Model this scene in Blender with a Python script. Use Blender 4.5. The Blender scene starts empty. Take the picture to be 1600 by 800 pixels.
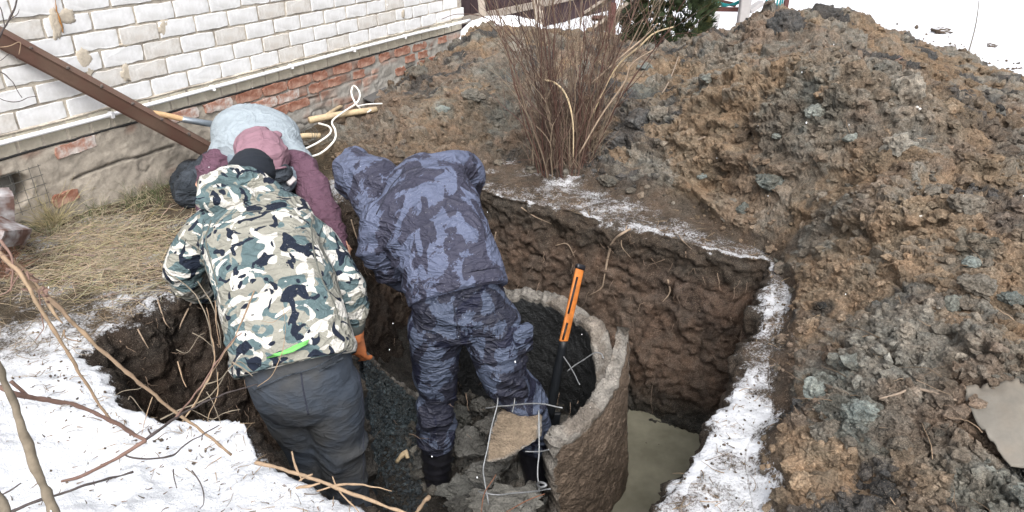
import bpy, bmesh, math, random
import numpy as np
from mathutils import Vector, Matrix
R = random.Random(7)
RN = np.random.RandomState(7)
sc = bpy.context.scene
col = sc.collection
rad = math.radians

# ---------------------------------------------------------------- camera, sky, sun, exposure
CAM_H = 1.55; FPX = 1100.0; PITCH = math.atan(0.5)
cd = bpy.data.cameras.new('camera'); cam = bpy.data.objects.new('camera', cd); col.objects.link(cam)
cam.location = (0, 0, CAM_H); cam.rotation_euler = (math.pi/2 - PITCH, 0, 0)
cd.sensor_width = 36; cd.lens = 36*FPX/1600; cd.clip_start = 0.05; cd.clip_end = 600
sc.camera = cam
sc.render.resolution_x = 1024; sc.render.resolution_y = 512
w = bpy.data.worlds.new('World'); sc.world = w; w.use_nodes = True
nt = w.node_tree; bg = nt.nodes['Background']
sky = nt.nodes.new('ShaderNodeTexSky'); sky.sky_type = 'NISHITA'; sky.sun_disc = False
SUN_EL = rad(50); SUN_AZ = rad(176)
sky.sun_elevation = SUN_EL; sky.sun_rotation = SUN_AZ; sky.air_density = 1.0; sky.dust_density = 6.0; sky.ozone_density = 1.0
hs = nt.nodes.new('ShaderNodeHueSaturation'); hs.inputs['Saturation'].default_value = 0.28
nt.links.new(sky.outputs[0], hs.inputs['Color']); nt.links.new(hs.outputs[0], bg.inputs[0]); bg.inputs[1].default_value = 0.15
sl = bpy.data.lights.new('sun', 'SUN'); so = bpy.data.objects.new('sun', sl); col.objects.link(so)
sl.energy = .7; sl.angle = rad(30); sl.color = (1.0, 0.98, 0.95)
so.rotation_euler = (math.pi/2 - SUN_EL, 0, math.pi - SUN_AZ)
so.location = (0, 0, 10)
sc.view_settings.view_transform = 'Standard'; sc.view_settings.look = 'None'
sc.view_settings.exposure = 1.08; sc.view_settings.gamma = 1.0

# ---------------------------------------------------------------- geometry helpers
CT, ST = math.cos(PITCH), math.sin(PITCH)
def P(u, v, zc):                       # point seen at photo pixel (u,v), zc metres deep
    a = (u-800)/FPX; b = (v-400)/FPX
    return np.array([a*zc, (CT - b*ST)*zc, CAM_H - (CT*b + ST)*zc])
def G(u, v, z=0.0):                    # point seen at (u,v) lying on the level z
    b = (v-400)/FPX
    return P(u, v, (CAM_H - z)/(CT*b + ST))
def proj(p):
    x, y, z = p[..., 0], p[..., 1], CAM_H - p[..., 2]
    zc = y*CT + z*ST; yc = -y*ST + z*CT
    return 800 + FPX*x/zc, 400 + FPX*yc/zc, zc

def hsh(i, j, k, s):
    h = (i.astype(np.int64)*374761393 + j.astype(np.int64)*668265263 + k.astype(np.int64)*2147483647 + s*974711) & 0xffffffff
    h = ((h ^ (h >> 13))*1274126177) & 0xffffffff
    h = ((h ^ (h >> 16))*2246822519) & 0xffffffff
    return ((h ^ (h >> 15)) & 0xffffff)/float(0xffffff)
def pn(x, y, z=0.0, s=0):              # value noise -1..1
    x, y, z = np.broadcast_arrays(np.asarray(x, float), np.asarray(y, float), np.asarray(z, float))
    i, j, k = np.floor(x), np.floor(y), np.floor(z)
    fx, fy, fz = x-i, y-j, z-k
    fx, fy, fz = [t*t*t*(t*(t*6-15)+10) for t in (fx, fy, fz)]
    r = 0
    for a in (0, 1):
        for b in (0, 1):
            for c in (0, 1):
                r = r + (fx if a else 1-fx)*(fy if b else 1-fy)*(fz if c else 1-fz)*hsh(i+a, j+b, k+c, s)
    return r*2-1
def fbm(x, y, z=0.0, o=4, s=0, g=0.5):
    r = 0; a = 1.0; f = 1.0; n = 0
    for q in range(o):
        r = r + a*pn(np.asarray(x)*f+q*17.3, np.asarray(y)*f+q*5.1, np.asarray(z)*f, s+q); n += a; a *= g; f *= 2.03
    return r/n
def worley(x, y, s=0):                 # F1, cell random
    i, j = np.floor(x), np.floor(y)
    best = np.full(x.shape, 9.0); rid = np.zeros(x.shape); z0 = np.zeros(x.shape)
    for a in (-1, 0, 1):
        for b in (-1, 0, 1):
            cx, cy = i+a, j+b
            px = cx + hsh(cx, cy, z0, s); py = cy + hsh(cx, cy, z0, s+11)
            d = np.hypot(px-x, py-y); m = d < best
            best = np.where(m, d, best); rid = np.where(m, hsh(cx, cy, z0, s+23), rid)
    return best, rid
def sm(e0, e1, x):
    t = np.clip((x-e0)/(e1-e0), 0, 1); return t*t*(3-2*t)

def link(o, parent=None):
    col.objects.link(o)
    if parent is not None: o.parent = parent
    return o
def mesh_np(name, V, F, mat, cols=None, smooth=True, extra=None):
    """V (n,3), F: (m,3|4) array or list of tuples"""
    me = bpy.data.meshes.new(name); V = np.asarray(V, float)
    if isinstance(F, np.ndarray):
        n = F.shape[1]; me.vertices.add(len(V)); me.vertices.foreach_set('co', V.ravel())
        me.loops.add(F.size); me.loops.foreach_set('vertex_index', F.astype(np.int32).ravel())
        me.polygons.add(len(F)); me.polygons.foreach_set('loop_start', np.arange(0, F.size, n, dtype=np.int32))
        me.polygons.foreach_set('loop_total', np.full(len(F), n, dtype=np.int32))
        me.update(calc_edges=True)
    else:
        me.from_pydata([tuple(v) for v in V], [], [tuple(f) for f in F]); me.update()
    if len(me.polygons): me.polygons.foreach_set('use_smooth', np.full(len(me.polygons), bool(smooth)))
    if cols is not None: set_col(me, cols)
    if extra:
        for k, arr in extra.items():
            a = me.attributes.new(k, 'FLOAT', 'POINT'); a.data.foreach_set('value', np.asarray(arr, np.float32))
    if mat: me.materials.append(mat)
    me.update(); return me
def set_col(me, cols):
    c = np.ones((len(me.vertices), 4), np.float32); c[:, :3] = cols
    a = me.color_attributes.new('Col', 'FLOAT_COLOR', 'POINT'); a.data.foreach_set('color', c.ravel())
def get_v(me):
    a = np.empty(len(me.vertices)*3, np.float32); me.vertices.foreach_get('co', a); return a.reshape(-1, 3).astype(float)
def get_n(me):
    a = np.empty(len(me.vertices)*3, np.float32); me.vertex_normals.foreach_get('vector', a); return a.reshape(-1, 3).astype(float)
def set_v(me, V):
    me.vertices.foreach_set('co', np.asarray(V, np.float32).ravel()); me.update()

def tag(o, label=None, cat=None, group=None, kind=None):
    if label: o['label'] = label
    if cat: o['category'] = cat
    if group: o['group'] = group
    if kind: o['kind'] = kind
    return o
def empty(name, loc, label, cat, group=None):
    o = bpy.data.objects.new(name, None); o.location = tuple(loc); o.empty_display_size = .1
    col.objects.link(o); return tag(o, label, cat, group)
def obj(name, me, parent=None, at=None):
    """mesh given in world coordinates; its origin goes to `at` (or to the parent's)"""
    o = bpy.data.objects.new(name, me); col.objects.link(o)
    if parent is not None:
        o.parent = parent; p = parent; off = np.array(p.location)
        if p.parent is not None: off = off + np.array(p.parent.location)
        set_v(me, get_v(me) - off)
    else:
        if at is None:
            V = get_v(me); at = np.array([V[:, 0].mean(), V[:, 1].mean(), V[:, 2].min()])
        set_v(me, get_v(me) - np.array(at)); o.location = tuple(at)
    return o
def copy_obj(o, parent=None):
    c = o.copy(); col.objects.link(c)
    if parent is not None: c.parent = parent
    return c

def spline(pts, n):
    pts = np.asarray(pts, float); m = len(pts)
    if m == 2: t = np.linspace(0, 1, n)[:, None]; return pts[0]*(1-t)+pts[1]*t
    e = np.vstack([2*pts[0]-pts[1], pts, 2*pts[-1]-pts[-2]])
    out = []
    for q in np.linspace(0, m-1, n):
        i = min(int(q), m-2); t = q-i; a, b, c, d = e[i], e[i+1], e[i+2], e[i+3]
        out.append(.5*((2*b)+(-a+c)*t+(2*a-5*b+4*c-d)*t*t+(-a+3*b-3*c+d)*t**3))
    return np.array(out)
def tube(path, radii, sides=6, bump=0.0, seed=0):
    path = np.asarray(path, float); n = len(path)
    radii = np.broadcast_to(np.asarray(radii, float), (n,)) if np.ndim(radii) == 0 or len(np.atleast_1d(radii)) == n else np.interp(np.linspace(0, 1, n), np.linspace(0, 1, len(radii)), radii)
    T = np.gradient(path, axis=0); T /= np.linalg.norm(T, axis=1)[:, None]+1e-9
    u = np.cross(T[0], [0.13, 0.31, 0.94]); u /= np.linalg.norm(u)+1e-9
    V = []; 
    for i in range(n):
        u = u - T[i]*np.dot(u, T[i]); u /= np.linalg.norm(u)+1e-9; v = np.cross(T[i], u)
        for k in range(sides):
            a = 2*math.pi*k/sides; V.append(path[i] + radii[i]*(math.cos(a)*u+math.sin(a)*v))
    V = np.array(V)
    if bump:
        c = np.repeat(path, sides, axis=0); d = V-c
        V = c + d*(1+bump*pn(V[:, 0]*60, V[:, 1]*60, V[:, 2]*60, seed))[:, None]
    F = []
    for i in range(n-1):
        for k in range(sides):
            k2 = (k+1) % sides
            F.append((i*sides+k, i*sides+k2, (i+1)*sides+k2, (i+1)*sides+k))
    V = np.vstack([V, path[0], path[-1]]); a, b = n*sides, n*sides+1
    for k in range(sides):
        k2 = (k+1) % sides
        F.append((a, k2, k)); F.append((b, (n-1)*sides+k, (n-1)*sides+k2))
    return V, F
class MB:
    def __init__(s): s.V = []; s.F = []; s.C = []; s.n = 0
    def add(s, V, F, c=None):
        V = np.asarray(V, float); s.V.append(V); n = s.n
        s.F += [tuple(int(i)+n for i in f) for f in F]; s.n += len(V)
        if c is not None: s.C.append(np.broadcast_to(np.asarray(c, float), (len(V), 3)))
        return s
    def box(s, c, size, rot=None, c3=None):
        x, y, z = [q/2 for q in size]
        V = np.array([(a*x, b*y, d*z) for a in (-1, 1) for b in (-1, 1) for d in (-1, 1)])
        if rot is not None: V = V @ np.array(rot)
        return s.add(V+np.array(c), [(0, 1, 3, 2), (4, 6, 7, 5), (0, 4, 5, 1), (2, 3, 7, 6), (0, 2, 6, 4), (1, 5, 7, 3)], c3)
    def tube(s, path, r, sides=6, c=None, bump=0.0):
        V, F = tube(path, r, sides, bump); return s.add(V, F, c)
    def mesh(s, name, mat, smooth=True):
        return mesh_np(name, np.vstack(s.V), s.F, mat, np.vstack(s.C) if s.C else None, smooth)
    def build(s, name, mat, parent=None, smooth=True, at=None):
        return obj(name, s.mesh(name, mat, smooth), parent, at)
def beam(p0, p1, wdt, dep, up=(0, 0, 1), taper=1.0):
    p0, p1, up = np.array(p0, float), np.array(p1, float), np.array(up, float)
    t = p1-p0; t /= np.linalg.norm(t); r = np.cross(t, up); r /= np.linalg.norm(r); q = np.cross(r, t)
    V = []
    for p, k in ((p0, 1), (p1, taper)):
        for a, b in ((-1, -1), (1, -1), (1, 1), (-1, 1)): V.append(p + r*a*wdt/2*k + q*b*dep/2*k)
    return np.array(V), [(3, 2, 1, 0), (4, 5, 6, 7), (0, 1, 5, 4), (1, 2, 6, 5), (2, 3, 7, 6), (3, 0, 4, 7)]
def bevel(me, wdt, seg=1):
    bm = bmesh.new(); bm.from_mesh(me); bmesh.ops.bevel(bm, geom=bm.edges[:]+bm.verts[:], offset=wdt, segments=seg, profile=.5, affect='EDGES'); bm.to_mesh(me); bm.free(); me.update(); return me

# ---------------------------------------------------------------- materials
def new_mat(name):
    m = bpy.data.materials.new(name); m.use_nodes = True
    n = m.node_tree; b = n.nodes['Principled BSDF']; return m, n, b
def N(n, t, **kw):
    x = n.nodes.new(t)
    for k, v in kw.items(): setattr(x, k, v)
    return x
def noise(n, scale, detail=4, rough=.6, coord=None, dist=0.0, vec=None):
    t = N(n, 'ShaderNodeTexNoise'); t.inputs['Scale'].default_value = scale; t.inputs['Detail'].default_value = detail
    t.inputs['Roughness'].default_value = rough; t.inputs['Distortion'].default_value = dist
    if vec is None:
        tc = N(n, 'ShaderNodeTexCoord'); vec = tc.outputs[coord or 'Object']
    n.links.new(vec, t.inputs['Vector']); return t
def ramp(n, src, stops, interp='LINEAR'):
    r = N(n, 'ShaderNodeValToRGB'); r.color_ramp.interpolation = interp
    e = r.color_ramp.elements
    while len(e) < len(stops): e.new(.5)
    for k, (p, c) in enumerate(stops):
        e[k].position = p; e[k].color = (*c, 1) if hasattr(c, '__len__') else (c, c, c, 1)
    n.links.new(src, r.inputs[0]); return r
def mix(n, f, a, b, mode='MIX'):
    x = N(n, 'ShaderNodeMix', data_type='RGBA', blend_type=mode)
    for s, v in ((x.inputs[0], f), (x.inputs[6], a), (x.inputs[7], b)):
        if hasattr(v, 'is_linked'): n.links.new(v, s)
        elif hasattr(v, '__len__'): s.default_value = (*v, 1)
        else: s.default_value = v if s == x.inputs[0] else (v, v, v, 1)
    return x.outputs[2]
def math_(n, op, a, b=None, c=None, clamp=False):
    x = N(n, 'ShaderNodeMath', operation=op); x.use_clamp = clamp
    for s, v in zip(x.inputs, (a, b, c)):
        if v is None: continue
        if hasattr(v, 'is_linked'): n.links.new(v, s)
        else: s.default_value = v
    return x.outputs[0]
def bump(n, b, src, strength=.5, dist=.01, prev=None):
    x = N(n, 'ShaderNodeBump'); x.inputs['Strength'].default_value = strength; x.inputs['Distance'].default_value = dist
    n.links.new(src, x.inputs['Height'])
    if prev is not None: n.links.new(prev, x.inputs['Normal'])
    n.links.new(x.outputs[0], b.inputs['Normal']); return x.outputs[0]

def creases(n, b, vec, dist=.02, strength=.8, sc=5.5, prev=None, fine=None):
    mp = N(n, 'ShaderNodeMapping'); mp.inputs['Scale'].default_value = (1, 1, 2.0); mp.inputs['Rotation'].default_value = (.3, .5, 0); n.links.new(vec, mp.inputs[0]); h = None
    for k, (s_, w_, d_) in enumerate(((sc, 1.0, 1.4), (sc*2.1, .5, 1.0), (sc*4.6, .22, .8))):
        t = noise(n, s_, 1.5, .45, vec=mp.outputs[0], dist=d_); a = math_(n, 'ABSOLUTE', math_(n, 'MULTIPLY_ADD', t.outputs[0], 2.0, -1.0)); a = math_(n, 'POWER', math_(n, 'SUBTRACT', 1.0, a), 6.0)
        h = math_(n, 'MULTIPLY', a, w_) if h is None else math_(n, 'MULTIPLY_ADD', a, w_, h)
    if fine is not None: h = math_(n, 'MULTIPLY_ADD', fine, .08, h)
    return bump(n, b, h, strength, dist)
def simple(name, c, rough=.8, var=.35, scale=30, bs=.4, bd=.004, c2=None, spec=.3, detail=6, metal=0, vcol=False, stretch=None, scale2=6):
    m, n, b = new_mat(name)
    vec = None
    tc = N(n, 'ShaderNodeTexCoord'); vec = tc.outputs['Object']
    if stretch:
        mp = N(n, 'ShaderNodeMapping'); mp.inputs['Scale'].default_value = stretch; n.links.new(vec, mp.inputs[0]); vec = mp.outputs[0]
    t = noise(n, scale, detail, .65, vec=vec); t2 = noise(n, scale2, 3, .6, vec=vec)
    if vcol:
        at = N(n, 'ShaderNodeAttribute'); at.attribute_name = 'Col'; base = at.outputs['Color']
    else: base = c
    if c2 is not None:
        r2 = ramp(n, t2.outputs[0], [(.42, 0.0), (.6, 1.0)]); base = mix(n, r2.outputs[0], base, c2)
    f = ramp(n, t.outputs[0], [(.3, 1-var), (.7, 1+var*.6)])
    f.color_ramp.elements[1].color = (min(1, 1+var*.6),)*3 + (1,)
    mul = mix(n, 1.0, base, f.outputs[0], 'MULTIPLY')
    n.links.new(mul, b.inputs['Base Color']); b.inputs['Roughness'].default_value = rough
    b.inputs['Specular IOR Level'].default_value = spec; b.inputs['Metallic'].default_value = metal
    if name in CREASED: creases(n, b, tc.outputs['Object'], *CREASED[name], 5.0, fine=t.outputs[0])
    elif bs: bump(n, b, t.outputs[0], bs, bd)
    return m
CREASED = {'charcoal_jersey': (.014, .28), 'maroon_fleece': (.02, .6), 'mauve_fleece': (.012, .4), 'pale_grey_fleece': (.016, .42), 'dark_workwear': (.02, .7), 'mid_grey_fleece': (.015, .5)}

def soil_material(name, fine=1.0, wet=0.0):
    m, n, b = new_mat(name)
    at = N(n, 'ShaderNodeAttribute'); at.attribute_name = 'Col'
    sn = N(n, 'ShaderNodeAttribute'); sn.attribute_name = 'snow'
    g = N(n, 'ShaderNodeNewGeometry')
    vec = g.outputs['Position']
    t1 = noise(n, 28, 6, .68, vec=vec); t2 = noise(n, 150, 5, .75, vec=vec); t3 = noise(n, 9, 4, .6, vec=vec)
    v1 = ramp(n, t1.outputs[0], [(.32, .50), (.64, 1.0)]); v2 = ramp(n, t2.outputs[0], [(.36, .42), (.62, 1.0)])
    c = mix(n, 1.0, at.outputs['Color'], v1.outputs[0], 'MULTIPLY'); c = mix(n, 1.0, c, v2.outputs[0], 'MULTIPLY')
    hue = ramp(n, t3.outputs[0], [(.35, (1.0, .93, .86)), (.65, (.9, .97, 1.04))]); hue.color_ramp.elements[1].color = (.9, .97, 1.0, 1)
    c = mix(n, 1.0, c, hue.outputs[0], 'MULTIPLY')
    # pale grit
    gr = noise(n, 420, 2, .5, vec=vec); grr = ramp(n, gr.outputs[0], [(.62, 0.0), (.70, .55)])
    c = mix(n, grr.outputs[0], c, (.50, .42, .33))
    # snow: cover + noise + facing up
    sep = N(n, 'ShaderNodeSeparateXYZ'); n.links.new(g.outputs['Normal'], sep.inputs[0])
    s1 = noise(n, 16, 6, .75, vec=vec); s2 = noise(n, 110, 4, .75, vec=vec)
    a = math_(n, 'MULTIPLY_ADD', s1.outputs[0], 1.1, -0.55); a = math_(n, 'MULTIPLY_ADD', s2.outputs[0], 1.3, a); a = math_(n, 'ADD', a, -.65)
    nz = math_(n, 'MULTIPLY_ADD', sep.outputs['Z'], .9, -.75)
    a = math_(n, 'ADD', a, nz)
    a = math_(n, 'ADD', a, sn.outputs['Fac'])
    k = ramp(n, a, [(.40, 0.0), (.72, 1.0)])
    gate = math_(n, 'MULTIPLY', sn.outputs['Fac'], 5.0, clamp=True); kk = math_(n, 'MULTIPLY', k.outputs[0], gate); cap = math_(n, 'MULTIPLY_ADD', sn.outputs['Fac'], .75, .38, clamp=True); kk = math_(n, 'MULTIPLY', kk, cap)
    c = mix(n, kk, c, (.73, .75, .79))
    n.links.new(c, b.inputs['Base Color']); b.inputs['Roughness'].default_value = .92-.45*wet; b.inputs['Specular IOR Level'].default_value = .12+.5*wet
    t4 = noise(n, 70, 5, .75, vec=vec, dist=.6)
    h = math_(n, 'MULTIPLY_ADD', t2.outputs[0], .35, math_(n, 'MULTIPLY_ADD', t4.outputs[0], .8, t1.outputs[0]))
    bump(n, b, h, 1.0*fine, .018)
    return m
M = {}
M['soil'] = soil_material('soil'); M['wet'] = soil_material('wet_soil', 1.0, .45)
M['white_brick'] = None

# ---------------------------------------------------------------- terrain
ctrl_px = [  # (u, v, z) of the spoil heap's surface
 (560,182,.06),(600,168,.10),(650,112,.2),(700,85,.32),(740,56,.45),(790,44,.5),(850,44,.5),(930,60,.45),(1000,88,.36),(1060,76,.42),(1130,54,.64),
 (1200,24,.79),(1300,18,.84),(1365,36,.75),(1392,80,.62),(1440,96,.58),(1480,112,.53),(1530,132,.46),(1600,148,.42),
 (500,232,.05),(525,248,.04),(545,210,.10),(600,240,.10),(600,215,.14),(620,180,.20),(700,200,.18),(700,130,.32),(760,120,.4),(800,200,.16),(800,80,.46),(880,180,.22),(940,150,.35),(880,110,.42),(760,255,.03),
 (850,255,.05),(960,250,.11),(1000,180,.32),(1060,250,.2),(1040,130,.38),(1100,170,.48),(1150,250,.34),(1200,180,.56),(1200,100,.72),(1300,90,.75),(1300,180,.66),
 (1400,130,.68),(1400,220,.62),(1500,170,.5),(1600,190,.45),(1260,250,.45),(1380,300,.5),(1500,260,.58),(1600,250,.58),
 (1130,320,.08),(1210,330,.18),(1260,360,.22),(1400,380,.38),(1500,360,.48),(1600,380,.5),(1250,430,.06),(1320,450,.22),(1420,500,.33),(1540,480,.38),
 (1600,560,.4),(1260,540,.08),(1330,580,.2),(1420,600,.26),(1520,620,.3),(1600,680,.3),(1260,640,.05),(1340,680,.15),(1440,720,.2),(1560,760,.22),(1230,760,.03),(1320,790,.1),
 (1800,780,.3),(1800,560,.42),(1800,380,.45),(1750,230,.45),(1900,160,.2)]
zero_px = [(465,262),(510,285),(560,272),(640,283),(760,288),(860,300),(960,330),(1060,350),(1150,375),(1215,405),(1225,440),(1215,500),(1190,560),(1195,620),(1170,700),(1130,780),(1210,640),(1190,800),(1120,900),
           (1300,1000),(440,300),(300,300),(1500,1100),(1240,900)]
cp = [G(u, v, z) for u, v, z in ctrl_px] + [G(u, v, 0.) for u, v in zero_px]
cp += [np.array(q, float) for q in [(-.9,6.6,0),(-.7,7.9,.05),(.3,8.1,.1),(1.5,8.2,.15),(2.6,8.0,.2),(4,7.4,.1),(5,6.2,0),(5.3,4.5,0),(5,3,.1),(4.2,1.5,.1),(3,0,0),(-1.6,5.2,0),(1,9.3,0),(3,9.3,0),(6,7,0),(-2,3,0),(-1,0,0),(.5,0,0),(0,1,0)]]
cp = np.array(cp)
def _k(r2): return np.where(r2 > 1e-12, .5*r2*np.log(np.maximum(r2, 1e-12)), 0)
_n = len(cp); _A = np.zeros((_n+3, _n+3)); _d = ((cp[:, None, :2]-cp[None, :, :2])**2).sum(2)
_A[:_n, :_n] = _k(_d) + np.eye(_n)*.01; _A[:_n, _n] = 1; _A[:_n, _n+1:] = cp[:, :2]; _A[_n:, :_n] = _A[:_n, _n:].T
_w = np.linalg.solve(_A, np.concatenate([cp[:, 2], [0, 0, 0]]))
def wall_dist(x, y): return 3.75 - (-.8944*x + .4472*y)
def heap0(x, y):
    x = np.asarray(x, float); y = np.asarray(y, float); sh = x.shape; xf, yf = x.ravel(), y.ravel(); out = np.empty(xf.shape)
    for i in range(0, len(xf), 40000):
        X = xf[i:i+40000]; Y = yf[i:i+40000]; d = (X[:, None]-cp[None, :, 0])**2+(Y[:, None]-cp[None, :, 1])**2
        out[i:i+40000] = _k(d)@_w[:_n] + _w[_n] + _w[_n+1]*X + _w[_n+2]*Y
    r = np.hypot((xf-1.6)/5.2, (yf-4.2)/5.4)
    for (gx, gy, gr, gh) in ((.98, 1.66, .20, .07), (.80, 1.42, .10, .04)): out = out + gh*np.exp(-((xf-gx)**2+(yf-gy)**2)/gr**2)
    out = out*sm(1.0, .82, r) * sm(.0, .25, yf)*sm(-2.4,-1.4,xf)
    return np.maximum(out-.012, 0).reshape(sh)
def worleyF(x, y, s=0):                # F1, F2, offset to the cell point, cell randoms
    i, j = np.floor(x), np.floor(y); z0 = np.zeros(x.shape)
    b1 = np.full(x.shape, 9.0); b2 = b1.copy(); dx = z0.copy(); dy = z0.copy(); ci = z0.copy(); cj = z0.copy()
    for a in (-1, 0, 1):
        for b in (-1, 0, 1):
            cx, cy = i+a, j+b; ex = cx+hsh(cx, cy, z0, s)-x; ey = cy+hsh(cx, cy, z0, s+11)-y; d = np.hypot(ex, ey); m = d < b1
            b2 = np.where(m, b1, np.minimum(b2, d)); b1 = np.where(m, d, b1); dx = np.where(m, ex, dx); dy = np.where(m, ey, dy); ci = np.where(m, cx, ci); cj = np.where(m, cy, cj)
    return b1, b2, dx, dy, hsh(ci, cj, z0, s+23), hsh(ci, cj, z0, s+31), hsh(ci, cj, z0, s+37)
def clods(x, y):                      # broken, craggy relief, and per-lump random numbers
    h = 0; ids = []
    for s, a, sd in ((.32, .46, 1), (.16, .58, 2), (.075, .60, 3), (.038, .60, 4), (.020, .50, 5)):
        q = s*.55; wx = x + .30*s*pn(x/q, y/q, 0, sd+60)+.14*s*pn(x/q*2.7, y/q*2.7, 3, sd+61); wy = y + .30*s*pn(x/q, y/q, 9, sd+62)+.14*s*pn(x/q*2.7, y/q*2.7, 6, sd+63)
        f1, f2, dx, dy, r, r2, r3 = worleyF(wx/s, wy/s, sd)
        dome = np.sqrt(np.clip(1-(f1/.85)**2, 0, 1)); facet = (r-.5)*.55 + (r2-.5)*dx*1.8 + (r3-.5)*dy*1.8; crack = sm(.0, .16, f2-f1)
        h = h + s*a*(.42*dome*r + .62*facet*crack + .16*crack); ids.append(r)
    h = h + .035*fbm(x*5, y*5, 0, 5, 9, .62) + .010*(1-np.abs(pn(x*26, y*26, 1, 8)))
    return h, ids
rim_px = [(96,562),(125,548),(150,532),(168,515),(196,505),(215,482),(250,466),(285,452),(310,436),(345,425),(400,400),(440,372),(480,350),(512,330),(540,305),(590,296),(640,290),(700,292),(745,297),(790,308),(830,318),
          (870,326),(900,333),(960,350),(1000,358),(1040,371),(1080,384),(1120,392),(1160,400),(1200,407),(1205,440),(1199,470),(1193,500),(1180,530),(1162,552),(1168,578),(1155,605),(1140,640),(1118,672),
          (1100,700),(1078,735),(1060,760),(1040,790),(1022,820),(1000,870),(930,905),(840,915),(740,900),(660,865),(600,828),(560,806),(520,785),(480,765),(440,742),(412,722),(400,703),(385,676),(355,667),(330,668),(300,662),
          (260,664),(230,655),(200,648),(178,636),(160,618),(148,596),(125,585)]
rim = np.array([G(u, v)[:2] for u, v in rim_px])
# resample and roughen
def resample(pl, step):
    q = np.vstack([pl, pl[:1]]); d = np.concatenate([[0], np.cumsum(np.hypot(*np.diff(q, axis=0).T))]); n = int(d[-1]/step)
    t = np.linspace(0, d[-1], n, endpoint=False); return np.stack([np.interp(t, d, q[:, 0]), np.interp(t, d, q[:, 1])], 1)
rim = resample(rim, .012); nr = len(rim)
def pnormals(pl):
    t = np.roll(pl, -3, 0)-np.roll(pl, 3, 0); n = np.stack([t[:, 1], -t[:, 0]], 1); n /= np.linalg.norm(n, axis=1)[:, None]+1e-9
    return n
area = .5*np.sum(rim[:, 0]*np.roll(rim[:, 1], -1)-np.roll(rim[:, 0], -1)*rim[:, 1])
nin = pnormals(rim)*(-1 if area > 0 else 1)     # pointing into the pit
rim = rim + nin*(.022*fbm(rim[:, 0]*7, rim[:, 1]*7, 0, 4, 31))[:, None]
def inside(x, y, pl=None):
    pl = rim[::2] if pl is None else pl
    r = np.zeros(x.shape, bool); x1, y1 = pl[:, 0], pl[:, 1]; x2, y2 = np.roll(x1, -1), np.roll(y1, -1)
    for a, b, c, d in zip(x1, y1, x2, y2):
        if b == d: continue
        m = ((b > y) != (d > y)); r ^= m & (x < (c-a)*(y-b)/(d-b)+a)
    return r
def rimdist(x, y):
    r = rim[::6]; out = np.empty(x.shape); xf, yf, o = x.ravel(), y.ravel(), out.ravel()
    for i in range(0, len(xf), 20000):
        o[i:i+20000] = np.sqrt(((xf[i:i+20000, None]-r[None, :, 0])**2+(yf[i:i+20000, None]-r[None, :, 1])**2).min(1))
    return o.reshape(x.shape)
# ---- colours
BROWN = np.array((.245, .188, .148)); OCHRE = np.array((.37, .272, .188)); GREYC = np.array((.262, .238, .205)); BLUEG = np.array((.20, .215, .20)); DARK = np.array((.036, .0345, .034)); TOPS = np.array((.075, .05, .036))
patches = [ # u, v, radius px, colour, strength
 (1225,55,45,DARK*2.2,.9),(1210,30,30,BLUEG,.8),(1140,95,40,GREYC,.7),(1090,140,22,BLUEG,.6),(1130,190,70,OCHRE*.8,.8),(1290,60,60,BROWN*1.05,.7),(1300,85,40,GREYC*.8,.7),(1420,150,45,GREYC*1.2,.8),
 (1340,120,30,OCHRE,.8),(1280,150,25,OCHRE*1.1,.7),(1230,140,35,OCHRE*.9,.7),(1570,210,60,DARK*3,.6),(1330,200,60,GREYC*.8,.5),(1480,180,40,OCHRE*.8,.5),(1000,190,35,DARK*3.2,.7),(960,230,30,DARK*3,.7),
 (1140,270,60,OCHRE*.8,.6),(940,290,40,DARK*3,.5),(1210,290,35,BLUEG*.8,.7),(1240,330,40,BLUEG*.7,.5),(1400,340,50,BROWN,.5),(1500,390,90,OCHRE*.95,.8),(1350,430,90,OCHRE,.8),(1260,470,40,OCHRE*1.05,.7),(1570,330,50,DARK*4,.5),
 (1290,480,18,DARK,.8),(1520,440,35,GREYC*.9,.8),(1530,400,25,BLUEG,.7),(1400,520,85,GREYC*1.45,.95),(1380,590,90,GREYC*1.25,.9),(1290,600,40,BLUEG*1.15,.85),(1330,650,45,BLUEG,.8),(1380,690,28,BLUEG*.7,.8),
 (1240,720,55,OCHRE*1.0,.85),(1290,740,45,OCHRE*1.05,.8),(1400,770,30,DARK*1.6,.85),(1430,650,60,BROWN*.9,.6),(1440,740,50,OCHRE*.85,.6),(1550,780,60,BLUEG*1.2,.7),(1470,700,40,GREYC*.9,.6),(1560,450,50,OCHRE*.9,.6),
 (640,180,50,OCHRE*.75,.6),(720,80,50,OCHRE*.8,.8),(800,90,40,GREYC*.8,.7),(760,150,45,BLUEG*.8,.5),(600,210,60,BROWN*.9,.6),(690,175,18,BLUEG*1.3,.8),(700,230,60,OCHRE*.8,.5),(1010,140,20,BLUEG,.6),(860,60,50,GREYC*.6,.6),
 (1450,60,60,BROWN*.85,.6),(1200,220,60,BROWN,.5)]
def hit(u, v, hmax=1.3):
    z = 0.0
    for _ in range(30):
        p = G(u, v, z); z2 = float(heap0(np.array([p[0]]), np.array([p[1]]))[0]); z += .5*(z2-z)
    return G(u, v, z)
_pp = []
for u, v, r, c, s in patches:
    p = hit(u, v); zc = proj(p)[2]; _pp.append((p[0], p[1], r/FPX*zc, c, s, max(1, 1/max(.25, (CAM_H-p[2])/zc)*.7)))
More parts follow.
